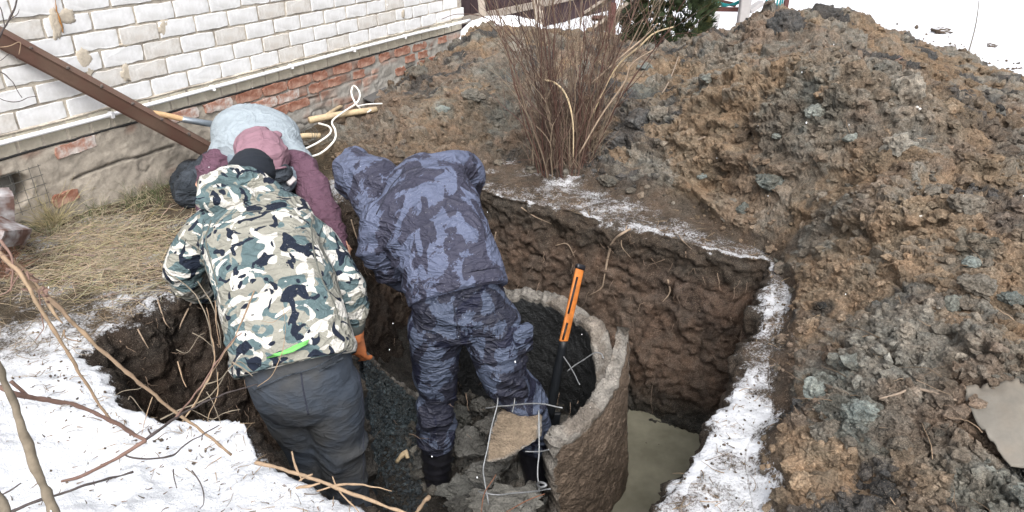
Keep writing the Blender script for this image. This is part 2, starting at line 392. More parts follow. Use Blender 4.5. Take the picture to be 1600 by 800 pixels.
def soil_col(x, y, ids=None):
    k = sm(.35, .65, .5+.7*fbm(x*1.7, y*1.7, 0, 3, 40)); c = BROWN[None]*(1-k[..., None]) + (OCHRE*.75)[None]*k[..., None]
    k = sm(.56, .68, .5+.6*fbm(x*3.1, y*3.1, 2, 4, 44)); c = c*(1-k[..., None]) + GREYC*k[..., None]
    k = sm(.63, .70, .5+.6*fbm(x*4.3, y*4.3, 7, 4, 49)); c = c*(1-k[..., None]) + (DARK*2.6)*k[..., None]
    nz = fbm(x*11, y*11, 3, 3, 52)
    if ids is not None: nz = nz + .9*(ids[2]-.5) + .7*(ids[1]-.5)
    for px, py, r, pc, s, el in _pp:
        d = np.hypot(x-px, (y-py)/el)/r + .55*nz
        k = s*sm(1.15, .75, d); c = c*(1-k[..., None]) + pc*k[..., None]
    return c
# ---- ground grid
az = np.concatenate([np.linspace(-100, -48, 36, endpoint=False), np.linspace(-48, -15, 95, endpoint=False), np.linspace(-15, 50, 580, endpoint=False), np.linspace(50, 100, 34)])
az = np.radians(az)
rr = [.25]
while rr[-1] < 11: rr.append(rr[-1]*(1.035 if rr[-1] < .75 else 1.0028))
while rr[-1] < 160: rr.append(rr[-1]*1.05)
rr = np.array(rr)
AZ, RR = np.meshgrid(az, rr); GX, GY = RR*np.sin(AZ), RR*np.cos(AZ)
near = RR < 12
H0 = np.zeros(GX.shape); H0[near] = heap0(GX[near], GY[near])
ins = np.zeros(GX.shape, bool); b_ = (GX > rim[:, 0].min()) & (GX < rim[:, 0].max()) & (GY > rim[:, 1].min()) & (GY < rim[:, 1].max()); ins[b_] = inside(GX[b_], GY[b_])
RD = np.full(GX.shape, 5.); nb = RR < 6; RD[nb] = rimdist(GX[nb], GY[nb])
# snow cover by place
snow_px = [(0,560,0.58),(60,480,0.24),(150,480,0.33),(220,500,0.27),(60,700,1.17),(200,740,1.25),(300,720,1.25),(100,640,1.01),(30,600,0.94),(20,540,0.52),(120,455,0.24),(60,440,0.19),(250,430,0.23),(150,400,0.15),(100,370,0.17),(230,370,0.21),(60,340,0.08),
  (260,330,0.22),(290,350,0.22),(420,790,0.94),(380,760,1.17),(560,800,0.6),(500,790,0.75),(200,300,0.04),(500,260,0.12),(520,300,0.3),(640,283,0.11),(760,285,0.24),(830,300,0.27),(900,315,0.3),(980,335,0.27),(1060,358,0.3),(1150,380,0.32),(1210,400,0.33),
  (1215,450,0.53),(1200,520,0.3),(1195,590,0.56),(1180,650,0.62),(1150,720,0.66),(1100,800,0.52),(1060,780,0.5),(1190,760,0.6),(1240,620,0.28),(1220,460,0.41),(1240,700,0.25),(1235,440,0.22),(1000,310,0.11),(880,280,0.18),(1120,350,0.14),(460,240,0.13),(420,280,0.13),(560,200,0.02),(620,165,0),(480,215,0.05),(1020,850,0.48),(1150,880,0.6),(800,950,0.5)]
sp = np.array([G(u, v)[:2] for u, v, s in snow_px]); sv = np.array([s for _, _, s in snow_px])
SN = np.full(GX.shape, 1.6); xs, ys = GX[nb], GY[nb]; o = np.empty(xs.shape)
for i in range(0, len(xs), 20000):
    d2 = (xs[i:i+20000, None]-sp[None, :, 0])**2+(ys[i:i+20000, None]-sp[None, :, 1])**2; W = 1/(d2+.002)**2; o[i:i+20000] = (W@sv)/W.sum(1)
SN[nb] = o*sm(6, 5.7, RR[nb]) + 1.6*sm(5.7, 6, RR[nb])
SN = SN + np.where(SN < 1.5, .42*fbm(GX*3.2, GY*3.2, 0, 4, 130) + .24*fbm(GX*12, GY*12, 0, 3, 134), 0)
heapk = sm(.015, .09, H0)
CL = np.zeros(GX.shape); ch, ids = clods(GX[near]+.75*H0[near], GY[near]+1.25*H0[near]); CL[near] = ch
pathrough = .10 + .90*sm(.0, .075, H0); pathrough = np.maximum(pathrough, .24*sm(-.5, -.2, GX)*sm(.5, .2, RD)*sm(1.2, 1.5, GY))
strip = sm(.35, .1, np.abs(RD-.0))*0
DSP = np.where(near, (CL-.065*sm(.02, .2, H0))*pathrough*.85*np.clip(.25+RD/.5, .3, 1), 0)
DSP = DSP*(.52+.42*sm(-.35, .35, fbm(GX*2.3, GY*2.3, 4, 3, 160)))*(1-.5*np.exp(-((GX-.98)**2+(GY-1.66)**2)/.26**2))
gr_r = np.gradient(H0, axis=0)/np.gradient(RR, axis=0); gr_a = np.gradient(H0, axis=1)/(np.gradient(AZ, axis=1)*RR)
nx_ = -(gr_r*np.sin(AZ)+gr_a*np.cos(AZ)); ny_ = -(gr_r*np.cos(AZ)-gr_a*np.sin(AZ)); nl_ = np.sqrt(nx_**2+ny_**2+1)
H = H0 + DSP/nl_ + np.where(H0 > .001, -.015, 0)
DX = DSP*nx_/nl_*heapk; DY = DSP*ny_/nl_*heapk
gn = fbm(GX*3, GY*3, 0, 4, 60)*.02 + fbm(GX*14, GY*14, 0, 4, 62)*.012*sm(14, 6, RR)
H += gn*sm(.1, .02, H0)
snowthick = sm(.7, 1.3, SN)*sm(.06, .02, H0); lump = (.05*np.clip(fbm(GX*5, GY*5, 0, 3, 65)+.15, 0, 1)+.03*np.clip(fbm(GX*13, GY*13, 0, 3, 66)+.1, 0, 1))*sm(14, 7, RR)
H += snowthick*(.015+lump)
# softened lip at the rim; the bank of snow on the near side
H += np.where(RD < .3, -.010*sm(.04, 0, RD), 0)
# slight rise of the far snow field so that it closes behind the heap
H += sm(9, 60, RR)*.6
idf = []
for q_ in ids: z_ = np.full(GX.shape, .5); z_[near] = q_; idf.append(z_)
HC = soil_col(GX, GY, idf)
gs = BROWN*.55*(1+.5*fbm(GX*6, GY*6, 0, 3, 70))[..., None]
lf = sm(-.2, -.9, GX)[..., None]*sm(6, 5.5, RR)[..., None]
k = heapk[..., None]; HC = HC*k + ((gs*(1-lf)) + (np.array((.13, .1, .07))*(1+.6*fbm(GX*16, GY*9, 0, 3, 74))[..., None])*lf)*(1-k)
# per-lump tint
t1 = np.ones(GX.shape); t1[near] = .72+.42*ids[1]+.22*(ids[2]-.5)
t2 = np.ones(GX.shape); t2[near] = ids[1]
HC = HC*(t1*k[..., 0]+1-k[..., 0])[..., None]
mm = (near & (t2 > .86) & (heapk > .6)); HC[mm] = HC[mm]*.4 + GREYC*.6*.95
mm = (near & (t2 < .07) & (heapk > .6)); HC[mm] = HC[mm]*.35 + OCHRE*.65*1.1
SN = np.where((GX > -.4) & (GY > 2.2) & (SN < 1.5), SN-.10, SN); SN = SN*(1-heapk) + heapk*(-.2)
# snow dusting on the far rim reaches up the toe of the heap
dust = sm(.32, .05, RD)*sm(.15, .03, H0); SN = np.maximum(SN, .30*dust)
SN = SN*(1-sm(.9, .5, wall_dist(GX, GY))*sm(0, .5, -GX)*sm(6.6,6.0,RR)*sm(3.5,3.8,GY)*.95)
far_edge = sm(.34, .02, H0)*sm(4.3, 5.4, RR)*sm(2.4, 3.2, GX); SN = np.maximum(SN, 1.2*far_edge*(heapk > 0))
HC = HC*(1+.20*heapk)[..., None]; HC = np.clip(HC, .01, .8)
nrow, ncol = GX.shape
idx = np.arange(nrow*ncol).reshape(nrow, ncol)
quads = np.stack([idx[:-1, :-1], idx[:-1, 1:], idx[1:, 1:], idx[1:, :-1]], -1).reshape(-1, 4)[:, ::-1]
Vall = np.stack([GX+DX, GY+DY, H], -1).reshape(-1, 3)
insf = ins.ravel()[quads].all(1)
hf = (H0.ravel()[quads].max(1) > .02) & ~insf
_bi = np.unique(quads[~insf]); _bi = _bi[ins.ravel()[_bi]]      # snap the hole's ragged border on to the rim
_tz = H.ravel()
for i_ in _bi:
    k_ = int(np.argmin((rim[:, 0]-Vall[i_, 0])**2+(rim[:, 1]-Vall[i_, 1])**2)); q_ = rim[k_]-nin[k_]*.006
    a_ = math.atan2(q_[0], q_[1]); r_ = math.hypot(*q_-nin[k_]*.02); z_ = H[min(nrow-1, int(np.searchsorted(rr, r_))), min(ncol-1, int(np.searchsorted(az, a_)))]
    Vall[i_] = (q_[0], q_[1], z_-.004)
def submesh(name, fm, mat, smooth=True):
    q = quads[fm]; used = np.unique(q); mp = np.full(nrow*ncol, -1); mp[used] = np.arange(len(used))
    return mesh_np(name, Vall[used], mp[q], mat, HC.reshape(-1, 3)[used], smooth, {'snow': SN.ravel()[used]})
go = obj('ground', submesh('ground', ~insf & ~hf, M['soil']), at=(0, 0, 0)); tag(go, kind='structure')
ho = obj('spoil_heap', submesh('spoil_heap', hf, M['soil'], False), at=(1.6, 4.2, 0)); tag(ho, kind='structure')
def surf(x, y):                        # displaced surface height
    x = np.atleast_1d(np.asarray(x, float)); y = np.atleast_1d(np.asarray(y, float))
    a = np.arctan2(x, y); r = np.hypot(x, y)
    ia = np.clip(np.searchsorted(az, a)-1, 0, ncol-1); ir = np.clip(np.searchsorted(rr, r)-1, 0, nrow-1)
    return H[ir, ia]
def hitS(u, v):
    """point of the displaced surface met by the ray of pixel (u,v)"""
    b = (v-400)/FPX
    for t in np.arange(1.0, 12, .02):
        p = P(u, v, t)
        if p[2] < float(surf(p[0], p[1])[0]): return p
    return G(u, v)

# ---- pit wall
FLOOR = -1.08
nz = 110
s_ = np.cumsum(np.concatenate([[0], np.hypot(*np.diff(rim, axis=0).T)]))
tz = np.linspace(0, 1, nz)**1.15
topz = surf(rim[:, 0]-nin[:, 0]*.02, rim[:, 1]-nin[:, 1]*.02)
for _ in range(3): topz = (np.roll(topz, 1)+topz+np.roll(topz, -1))/3
V = []; C = []; S = []
rn = pnormals(rim); rn = nin.copy()
for _ in range(30): rn = (np.roll(rn, 1, 0)+rn+np.roll(rn, -1, 0)); rn /= np.linalg.norm(rn, axis=1)[:, None]
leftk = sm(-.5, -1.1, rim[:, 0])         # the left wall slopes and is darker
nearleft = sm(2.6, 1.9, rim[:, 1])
# lip rows (outside the rim), then down
lipx = [-.05, -.03, -.012]
for d in lipx:
    p = rim + rn*d; z = surf(p[:, 0], p[:, 1]); z = np.maximum(z, topz-.02) + (-.006 if d == -.05 else .003+.010*np.clip(fbm(p[:, 0]*22, p[:, 1]*22, d*20, 3, 140), 0, 1))
    V.append(np.column_stack([p, z])); C.append(np.tile(BROWN*.6, (nr, 1))); S.append(None)
for t in tz:
    z = topz*(1-t) + (FLOOR-.06)*t
    dep = -z
    base = .02 + .10*t*(1-leftk) + leftk*(.34*t**.9) 
    w1 = .05*pn(s_*6, dep*6, 0, 101); w2 = .05*pn(s_*6, dep*6, 5, 102)
    bul = .045*fbm(s_*2.2, dep*2.5, 0, 3, 80) + .013*fbm((s_+w1)*7, (dep+w2)*8, 0, 5, 83, .6) + .008*pn(s_*34, dep*30, 0, 85) + .006*pn(s_*66, dep*60, 1, 86)
    g1, g2, ex, ey, ra, rb_, rc_ = worleyF((s_+w1*.8)/.21, (dep+w2)/.30, 111); bul = bul + .026*(ra-.5) + .05*((rb_-.5)*ex+(rc_-.3)*ey) - .012*sm(.08, 0, g2-g1)
    g1, g2, ex, ey, ra, rb_, rc_ = worleyF((s_+w2)/.07, (dep+w1)/.08, 115); bul = bul + .008*(ra-.5) + .014*((rb_-.5)*ex+(rc_-.5)*ey)
    f, r_ = worley((s_+w1)/.055, (dep+w2)/.05, 88); bul = bul + .016*np.sqrt(np.clip(1-f*f, 0, 1))*sm(.45, .9, r_)
    f, r_ = worley((s_+w2)/.026, (dep+w1)/.024, 89); bul = bul + .008*np.sqrt(np.clip(1-f*f, 0, 1))*sm(.4, .9, r_)
    off = (base*sm(0, .05, np.full(nr, t)) + bul*sm(-.01, .02, np.full(nr, t))) 
    undercut = -.02*sm(.02, .10, np.full(nr, t))*(1-leftk)
    p = rim + rn*(off+undercut)[:, None]
    V.append(np.column_stack([p, z+.006*pn(s_*40, t*50, 2, 87)]))
    n1 = fbm(s_*3, dep*6, 0, 4, 90); n2 = fbm(s_*12, dep*14, 4, 4, 92)
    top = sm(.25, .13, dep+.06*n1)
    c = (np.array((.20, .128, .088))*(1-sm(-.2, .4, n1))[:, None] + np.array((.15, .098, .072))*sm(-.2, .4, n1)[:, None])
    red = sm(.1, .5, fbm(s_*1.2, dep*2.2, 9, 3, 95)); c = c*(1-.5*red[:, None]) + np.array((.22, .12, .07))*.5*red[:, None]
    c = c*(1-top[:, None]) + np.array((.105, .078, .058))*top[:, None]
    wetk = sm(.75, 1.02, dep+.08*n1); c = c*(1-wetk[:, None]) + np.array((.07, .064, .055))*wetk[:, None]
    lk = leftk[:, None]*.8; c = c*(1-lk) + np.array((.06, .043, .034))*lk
    c = c*(1+.45*n2)[:, None]
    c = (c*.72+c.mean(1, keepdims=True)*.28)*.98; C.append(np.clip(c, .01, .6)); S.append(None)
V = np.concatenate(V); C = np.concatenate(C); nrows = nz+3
lowb = sm(.10, .0, np.abs(V[:, 2]))
_a = np.arctan2(V[:, 0], V[:, 1]); _r = np.hypot(V[:, 0], V[:, 1])+.03*sm(1.5, 2.5, V[:, 1]); snw = SN[np.clip(np.searchsorted(rr, _r), 0, nrow-1), np.clip(np.searchsorted(az, _a), 0, ncol-1)]
snw = np.clip(snw, 0, 1.2)*sm(-.05, .0, V[:, 2]-np.tile(topz, nz+3)) + .22*sm(-.16, -.02, V[:, 2])*sm(.1, .3, fbm(V[:, 0]*9, V[:, 1]*9, V[:, 2]*9, 3, 150))
ii = np.arange(nrows*nr).reshape(nrows, nr); jn = np.roll(ii, -1, 1)
Q = np.stack([ii[:-1], jn[:-1], jn[1:], ii[1:]], -1).reshape(-1, 4)
if area < 0: Q = Q[:, ::-1]
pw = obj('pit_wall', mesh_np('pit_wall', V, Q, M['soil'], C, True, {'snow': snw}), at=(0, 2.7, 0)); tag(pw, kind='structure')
# ---- pit floor
fx = np.linspace(-2, 1.7, 300); fy = np.linspace(1.1, 4.2, 260); FX, FY = np.meshgrid(fx, fy)
fh, fid = clods(FX*1.3, FY*1.3)
RC = np.array((-.07, 2.9)); RIN, ROUT = .50, .60
rd_ = np.hypot(FX-RC[0], FY-RC[1])
dd = rimdist(FX, FY)
FZ = FLOOR + .03 + fh*.35 + .10*sm(.35, .05, dd)
pool = sm(.95, .55, np.hypot((FX-.92)/.62, (FY-2.75)/.95)); FZ -= .16*pool
ringk = sm(.58, .42, rd_); FZ += ringk*(-.13+fh*.35)
FZ += sm(-.55, -1.0, FX)*.16; FZ += .20*np.exp(-((FX+.52)/.17)**2-((FY-2.86)/.20)**2)
fc = np.array((.048, .044, .039))*(1+.5*fbm(FX*8, FY*8, 0, 4, 99))[..., None]
fi = np.arange(FX.size).reshape(FX.shape); FQ = np.stack([fi[:-1, :-1], fi[:-1, 1:], fi[1:, 1:], fi[1:, :-1]], -1).reshape(-1, 4)
keep = inside(FX, FY) | (dd < .1); FQ = FQ[keep.ravel()[FQ].all(1)]
us = np.unique(FQ); mp = np.full(FX.size, -1); mp[us] = np.arange(len(us))
fl = obj('pit_floor', mesh_np('pit_floor', np.stack([FX, FY, FZ], -1).reshape(-1, 3)[us], mp[FQ], M['wet'], fc.reshape(-1, 3)[us], True, {'snow': np.full(len(us), 0.)}), at=(0, 2.7, FLOOR)); tag(fl, kind='structure')
def floor_z(x, y):
    i = int(np.clip(np.searchsorted(fx, x), 0, 299)); j = int(np.clip(np.searchsorted(fy, y), 0, 259)); return float(FZ[j, i])
# ---- water
m, n, b = new_mat('murky_water')
t = noise(n, 5, 4, .6); r = ramp(n, t.outputs[0], [(.38, (.13, .124, .093)), (.7, (.20, .19, .145))])
n.links.new(r.outputs[0], b.inputs['Base Color']); b.inputs['Roughness'].default_value = .05; b.inputs['IOR'].default_value = 1.4
t2 = noise(n, 14, 2, .5); bump(n, b, t2.outputs[0], .06, .01); M['water'] = m
wq = resample(np.array([(.40, 1.3), (1.6, 1.3), (1.75, 3.6), (.40, 3.7)]), .3)
wv = [(x, y, FLOOR+.015) for x, y in wq]
wm = mesh_np('water', wv, [tuple(range(len(wv)))], M['water'])
wo = obj('water', wm, at=(.95, 2.6, FLOOR+.015)); tag(wo, kind='structure')

# ---- loose lumps
def ico(sub):
    bm = bmesh.new(); bmesh.ops.create_icosphere(bm, subdivisions=sub, radius=1); V = np.array([v.co[:] for v in bm.verts]); F = np.array([[v.index for v in f.verts] for f in bm.faces]); bm.free(); return V, F
ICO1, ICO2, ICO3, ICO4 = ico(1), ico(2), ico(3), ico(4)
def rock(base, seed, ang=.5, lump=.35, fine=.1):
    V, F = base; V = V.copy(); r = np.random.RandomState(seed)
    for _ in range(int(5+ang*8)):            # cut flat facets
        nrm = r.normal(size=3); nrm /= np.linalg.norm(nrm); d = r.uniform(.55, .85)
        k = V@nrm-d; V = V - np.clip(k, 0, 9)[:, None]*nrm*ang*1.2
    o = r.uniform(0, 50, 3); q = V*1.6+o
    V = V*(1+lump*fbm(q[:, 0], q[:, 1], q[:, 2], 3, seed)+fine*pn(q[:, 0]*3.1, q[:, 1]*3.1, q[:, 2]*3.1, seed+5))[:, None]
    V = V*r.uniform(.7, 1.15, 3); return V, F
def rotm(r):
    q = r.normal(size=4); q /= np.linalg.norm(q); a, b, c, d = q
    return np.array([[1-2*(c*c+d*d), 2*(b*c-a*d), 2*(b*d+a*c)], [2*(b*c+a*d), 1-2*(b*b+d*d), 2*(c*d-a*b)], [2*(b*d-a*c), 2*(c*d+a*b), 1-2*(b*b+c*c)]])
def scatter(name, pos, rads, cols, mat, proto, snow=None, sink=.25, at=None, squash=1.0):
    Vs, Fs, Cs, n = [], [], [], 0
    for p, r0, c in zip(pos, rads, cols):
        V, F = proto[RN.randint(len(proto))]; V = (V@rotm(RN).T)*r0; V[:, 2] *= squash; V = V + p + np.array([0, 0, r0*(1-sink*2)*.6])
        Vs.append(V); Fs.append(F+n); n += len(V); Cs.append(np.tile(c, (len(V), 1)))
    V = np.concatenate(Vs); C = np.concatenate(Cs)
    me = mesh_np(name, V, np.concatenate(Fs), mat, C, False, {'snow': np.full(len(V), 0. if snow is None else snow)})
    return tag(obj(name, me, at=at), kind='stuff')
pr1 = [rock(ICO1, 100+i, .5, .6, .45) for i in range(14)]; pr2 = [rock(ICO2, 200+i, .45, .6, .6) for i in range(14)]; pr3 = [rock(ICO3, 300+i, .5, .4, .25) for i in range(8)]
def heap_points(n, rmin=1.0, rmax=9.0, hmin=.03):
    out = []
    while len(out) < n:
        a = RN.uniform(-.35, .9, 6000); r = np.exp(RN.uniform(math.log(rmin), math.log(rmax), 6000)); x, y = r*np.sin(a), r*np.cos(a)
        h = heap0(x, y); k = (h > hmin); x, y = x[k], y[k]; out += list(zip(x, y))
    return np.array(out[:n])
_u, _v, _z = proj(Vall); _q = quads[hf]; _ar = np.abs((_u[_q[:, 0]]-_u[_q[:, 2]])*(_v[_q[:, 1]]-_v[_q[:, 3]])-(_u[_q[:, 1]]-_u[_q[:, 3]])*(_v[_q[:, 0]]-_v[_q[:, 2]]))
_in = (_z[_q[:, 0]] > .5) & (_u[_q[:, 0]] > -100) & (_u[_q[:, 0]] < 1900) & (_v[_q[:, 0]] > -100) & (_v[_q[:, 0]] < 1000); _pr = _ar*_in; _pr = _pr/_pr.sum()
def screen_points(n):
    f = RN.choice(len(_q), n, p=_pr); return Vall[_q[f]].mean(1)
hp = screen_points(6500); hz = surf(hp[:, 0], hp[:, 1]); hc = 1.2*soil_col(hp[:, 0], hp[:, 1])
tint = RN.uniform(.55, 1.4, (len(hp), 1)); hc = hc*tint; sel = RN.rand(len(hp)); hc[sel < .04] *= .5
dist = np.hypot(hp[:, 0], hp[:, 1]); rs = np.clip(RN.lognormal(-4.55, .42, len(hp)), .005, .026)*(.75+.1*dist)
scatter('small_soil_clods', hp, rs, hc, M['soil'], pr1, at=(1.6, 4.2, 0), sink=.42, squash=.8)
hp = screen_points(2000); hz = surf(hp[:, 0], hp[:, 1]); hc = 1.2*soil_col(hp[:, 0], hp[:, 1])*RN.uniform(.7, 1.12, (2000, 1)); sel = RN.rand(2000); hc[sel < .08] = GREYC*.9
dist = np.hypot(hp[:, 0], hp[:, 1]); rs = np.clip(RN.lognormal(-4.1, .38, 2000), .009, .040)*(.8+.08*dist)
scatter('soil_clods', hp, rs, hc, M['soil'], pr2, at=(1.6, 4.2, 0), sink=.45, squash=.75)
# crumbs on the rim strip and on the left ground
pos = []; cs = []; rs = []
while len(pos) < 800:
    i = RN.randint(nr); d = abs(RN.normal(0, .13)); p = rim[i]-nin[i]*d
    if rim[i, 1] < 1.8 and rim[i, 0] < .3: continue
    pos.append((p[0], p[1], surf(p[0], p[1])[0])); rs.append(RN.uniform(.002, .007)); cs.append(BROWN*RN.uniform(.35, 1.2))
scatter('rim_crumbs', pos, rs, cs, M['soil'], pr1, snow=.3)
pos = []; cs = []; rs = []
for _ in range(260):
    u = RN.uniform(1380, 1640); v = 150 - (1640-u)*.28 + RN.normal(0, 18); 
    p = G(u, max(v, 25)); pos.append((p[0], p[1], surf(p[0], p[1])[0])); rs.append(RN.uniform(.008, .03)); cs.append(BROWN*RN.uniform(.4, .9))
scatter('far_crumbs', pos, rs, cs, M['soil'], pr1, snow=.35)
pos = []; cs = []; rs = []
for _ in range(150):
    x, y = RN.uniform(.45, 1.45), RN.uniform(1.5, 3.5)
    if RN.rand() < pn(x*3, y*3, 0, 7)*.5+.6: pos.append((x, y, FLOOR+.016)); rs.append(RN.uniform(.002, .007)); cs.append(np.array((.12, .10, .075))*RN.uniform(.4, 2.4))
scatter('floating_debris', pos, rs, cs, M['wet'], pr1, snow=0, squash=.4)
# bits at the pit floor: mud shore, rubble in the ring
pos = []; cs = []; rs = []
for _ in range(900):
    if RN.rand() < .5:
        a = RN.uniform(0, 6.28); q = RN.uniform(0, .5); x, y = RC[0]+q*math.cos(a), RC[1]+q*math.sin(a); r0 = RN.uniform(.012, .045)
    else:
        i = RN.randint(nr); d = RN.uniform(.05, .3); x, y = rim[i]+nin[i]*d; r0 = RN.uniform(.008, .03)
        if pool[min(259, np.searchsorted(fy, y)), min(299, np.searchsorted(fx, x))] > .5: continue
    pos.append((x, y, floor_z(x, y))); rs.append(r0); cs.append(np.array((.13, .124, .112))*RN.uniform(.4, 1.5))
scatter('pit_rubble', pos, rs, cs, M['wet'], pr2, snow=0)
pos = []; cs = []; rs = []
for _ in range(75):
    a = RN.uniform(0, 6.28); q = RN.uniform(0, .46); x, y = RC[0]+q*math.cos(a), RC[1]+q*math.sin(a)
    if abs(x+.37) < .12 and abs(y-2.7) < .2: continue
    pos.append((x, y, floor_z(x, y)+RN.uniform(0, .05))); rs.append(RN.uniform(.025, .065)); cs.append(np.array((.19, .182, .168))*RN.uniform(.5, 1.4))
scatter('pit_rubble', pos, rs, cs, M['wet'], pr3, snow=0)

# ---------------------------------------------------------------- the house wall
WD = np.array((.4472, .8944, 0)); WN = np.array((.8944, -.4472, 0)); WO = -WN*3.75
def WP(s, z, off=0.0): return WO + np.asarray(s)[..., None]*WD + np.asarray(z)[..., None]*np.array((0, 0, 1)) + np.asarray(off)[..., None]*WN
def Wpx(u, v):
    a = (u-800)/FPX; b = (v-400)/FPX; fh = CT-b*ST; t = 3.75/(-.8944*a+.4472*fh); p = P(u, v, t); return float((p-WO)@WD), p[2]
S1, _ = Wpx(722, 26); S0 = -.6
M['brick_white'] = simple('white_brick', (.74, .745, .755), .85, .12, 45, .35, .003, c2=(.60, .60, .595), scale2=7)
M['brick_cream'] = simple('cream_brick', (.58, .54, .44), .85, .2, 40, .4, .003, c2=(.42, .38, .31))
M['brick_red'] = simple('red_brick', (.27, .115, .075), .9, .35, 50, .6, .004, c2=(.48, .30, .23), scale2=9)
M['mortar'] = simple('mortar', (.62, .56, .47), .95, .35, 60, .8, .006, c2=(.36, .32, .27))
def wallmat():
    m, n, b = new_mat('plinth_render'); g = N(n, 'ShaderNodeNewGeometry'); v = g.outputs['Position']
    t = noise(n, 3.0, 5, .65, vec=v); t2 = noise(n, 40, 6, .7, vec=v); t3 = noise(n, 9, 4, .6, vec=v)
    at = N(n, 'ShaderNodeAttribute'); at.attribute_name = 'Col'
    r2 = ramp(n, t2.outputs[0], [(.3, .7), (.7, 1.0)]); c = mix(n, 1.0, at.outputs['Color'], r2.outputs[0], 'MULTIPLY')
    r3 = ramp(n, t3.outputs[0], [(.35, .8), (.65, 1.0)]); c = mix(n, 1.0, c, r3.outputs[0], 'MULTIPLY')
    n.links.new(c, b.inputs['Base Color']); b.inputs['Roughness'].default_value = .95; b.inputs['Specular IOR Level'].default_value = .1
    bump(n, b, t2.outputs[0], .7, .006); return m
M['plinth'] = wallmat()
house = empty('brick_house', WP(2.5, 0.0), 'white silicate brick house wall over a crumbling red brick plinth behind the pit', 'house')
Z0 = .53; RH = .103
# masonry body behind the faces
mb = MB(); c0 = WP(np.array((S0+S1)/2), np.array(1.47), -.156); rot = np.array([WD, WN, (0, 0, 1)])
mb.box(c0, (S1-S0, .30, 2.10), rot); mb.build('masonry', M['mortar'], house, False)
def brick_mesh(name, L, Hh, D, seed, mat, rough=.0028, round_=.009):
    r = np.random.RandomState(seed); k = []
    for i in range(6): k.append((-L/2+L*i/6, -Hh/2))
    k.append((L/2, -Hh/2)); k.append((L/2, 0))
    for i in range(6): k.append((L/2-L*i/6, Hh/2))
    k.append((-L/2, Hh/2)); k.append((-L/2, 0)); k = np.array(k)
    for ci in (0, 6, 8, 14): k[ci] *= (1-round_/L*r.uniform(.2, 1.0), 1-round_/Hh*r.uniform(.2, .9))
    k = k + r.normal(0, rough*.6, k.shape)
    if r.rand() < .35: q = r.randint(len(k)); k[q] *= (r.uniform(.97,.99), r.uniform(.84, .93))
    n = len(k); f = k*np.array([1-.005/L, 1-.005/Hh]) ; kb = k
    V = [(x, -D, z) for x, z in kb] + [(x, -.003, z) for x, z in kb] + [(x, .0+r.normal(0, .0006), z) for x, z in f]
    F = [tuple(range(2*n, 3*n))]
    for a in (0, n):
        for i in range(n): j = (i+1) % n; F.append((a+i, a+j, a+n+j, a+n+i))
    V = np.array(V); V = V[:, [0]]*0 + V
    me = mesh_np(name, V, F, mat, None, False); 
    bm = bmesh.new(); bm.from_mesh(me); bmesh.ops.recalc_face_normals(bm, faces=bm.faces[:]); bm.to_mesh(me); bm.free(); return me
def rotw(): return Matrix(((WD[0], WN[0], 0), (WD[1], WN[1], 0), (0, 0, 1)))
hl = Vector(house.location)
def place_brick(name, me, s, z, off=0.0, tilt=0.0):
    o = bpy.data.objects.new(name, me); col.objects.link(o); o.parent = house
    m = rotw().to_4x4() @ Matrix.Rotation(tilt, 4, 'Y'); m.translation = Vector(WP(np.array(s), np.array(z), off)) - hl
    o.matrix_basis = m; return o
M['brick_white2'] = simple('limed_brick', (.68, .665, .64), .9, .2, 38, .5, .004, c2=(.56, .53, .49), scale2=11)
full = [brick_mesh('brick', .250, .092, .06, i, M['brick_white'] if i < 12 else M['brick_white2']) for i in range(14)]
half = [brick_mesh('brick', .122, .092, .06, 40+i, M['brick_white']) for i in range(4)]
rb = random.Random(3)
sref = Wpx(27, 190)[0]                       # middle of a brick-joint position in the lowest course
for row in range(10):
    z = Z0 + RH*(row+.5); s = sref - .262*13 + (.131 if row % 2 else 0)
    while s < S1+.05:
        a, b = s+.006, s+.256
        cutL = max(a, S0); cutR = min(b, S1)
        if cutR-cutL > .2: place_brick('brick', rb.choice(full), s+.131, z+rb.uniform(-.002, .002), rb.uniform(-.002, .003), rb.uniform(-.006, .006))
        elif cutR-cutL > .09: place_brick('brick', rb.choice(half), (cutL+cutR)/2, z, rb.uniform(-.002, .002))
        s += .262
mb = MB()                                     # courses above the picture, joined
for row in range(10, 19):
    z = Z0+RH*(row+.5); s = sref - .262*13 + (.131 if row % 2 else 0)
    while s < S1-.2:
        if s > S0: mb.box(WP(np.array(s+.131), np.array(z), -.02), (.25, .04, .092), rot)
        s += .262
tag(mb.build('upper_brickwork', M['brick_white'], house, False), kind='stuff')
# header course under the pipe, set slightly back
hd = [brick_mesh('header_brick', .120, .098, .05, 70+i, M['brick_cream'], .003, .008) for i in range(6)]
s = S0+.1
while s < S1-.03:
    place_brick('header_brick', rb.choice(hd), s, .472, -.002+rb.uniform(-.003, .003)); s += .132
# damp-proof felt line
mb = MB(); n_ = 90; ss = np.linspace(S0, S1, n_); pts = WP(ss, .419+.003*pn(ss*9, 0, 0, 2), .004+.004*pn(ss*5, 2, 0, 3)); mb.tube(pts, .006, 5)
mb.build('damp_proof_felt', simple('felt', (.03, .03, .03), .9), house, False)
# sill ledge of mortar above the pipe
ss = np.linspace(S0, S1, 140)
mb = MB(); pts = WP(ss, .533+.004*pn(ss*14, 3, 0, 5), -.001+.0*ss); mb.tube(pts, np.interp(ss, ss, .007+.003*pn(ss*20, 0, 0, 6)), 5); mb.build('mortar_ledge', M['mortar'], house, False)
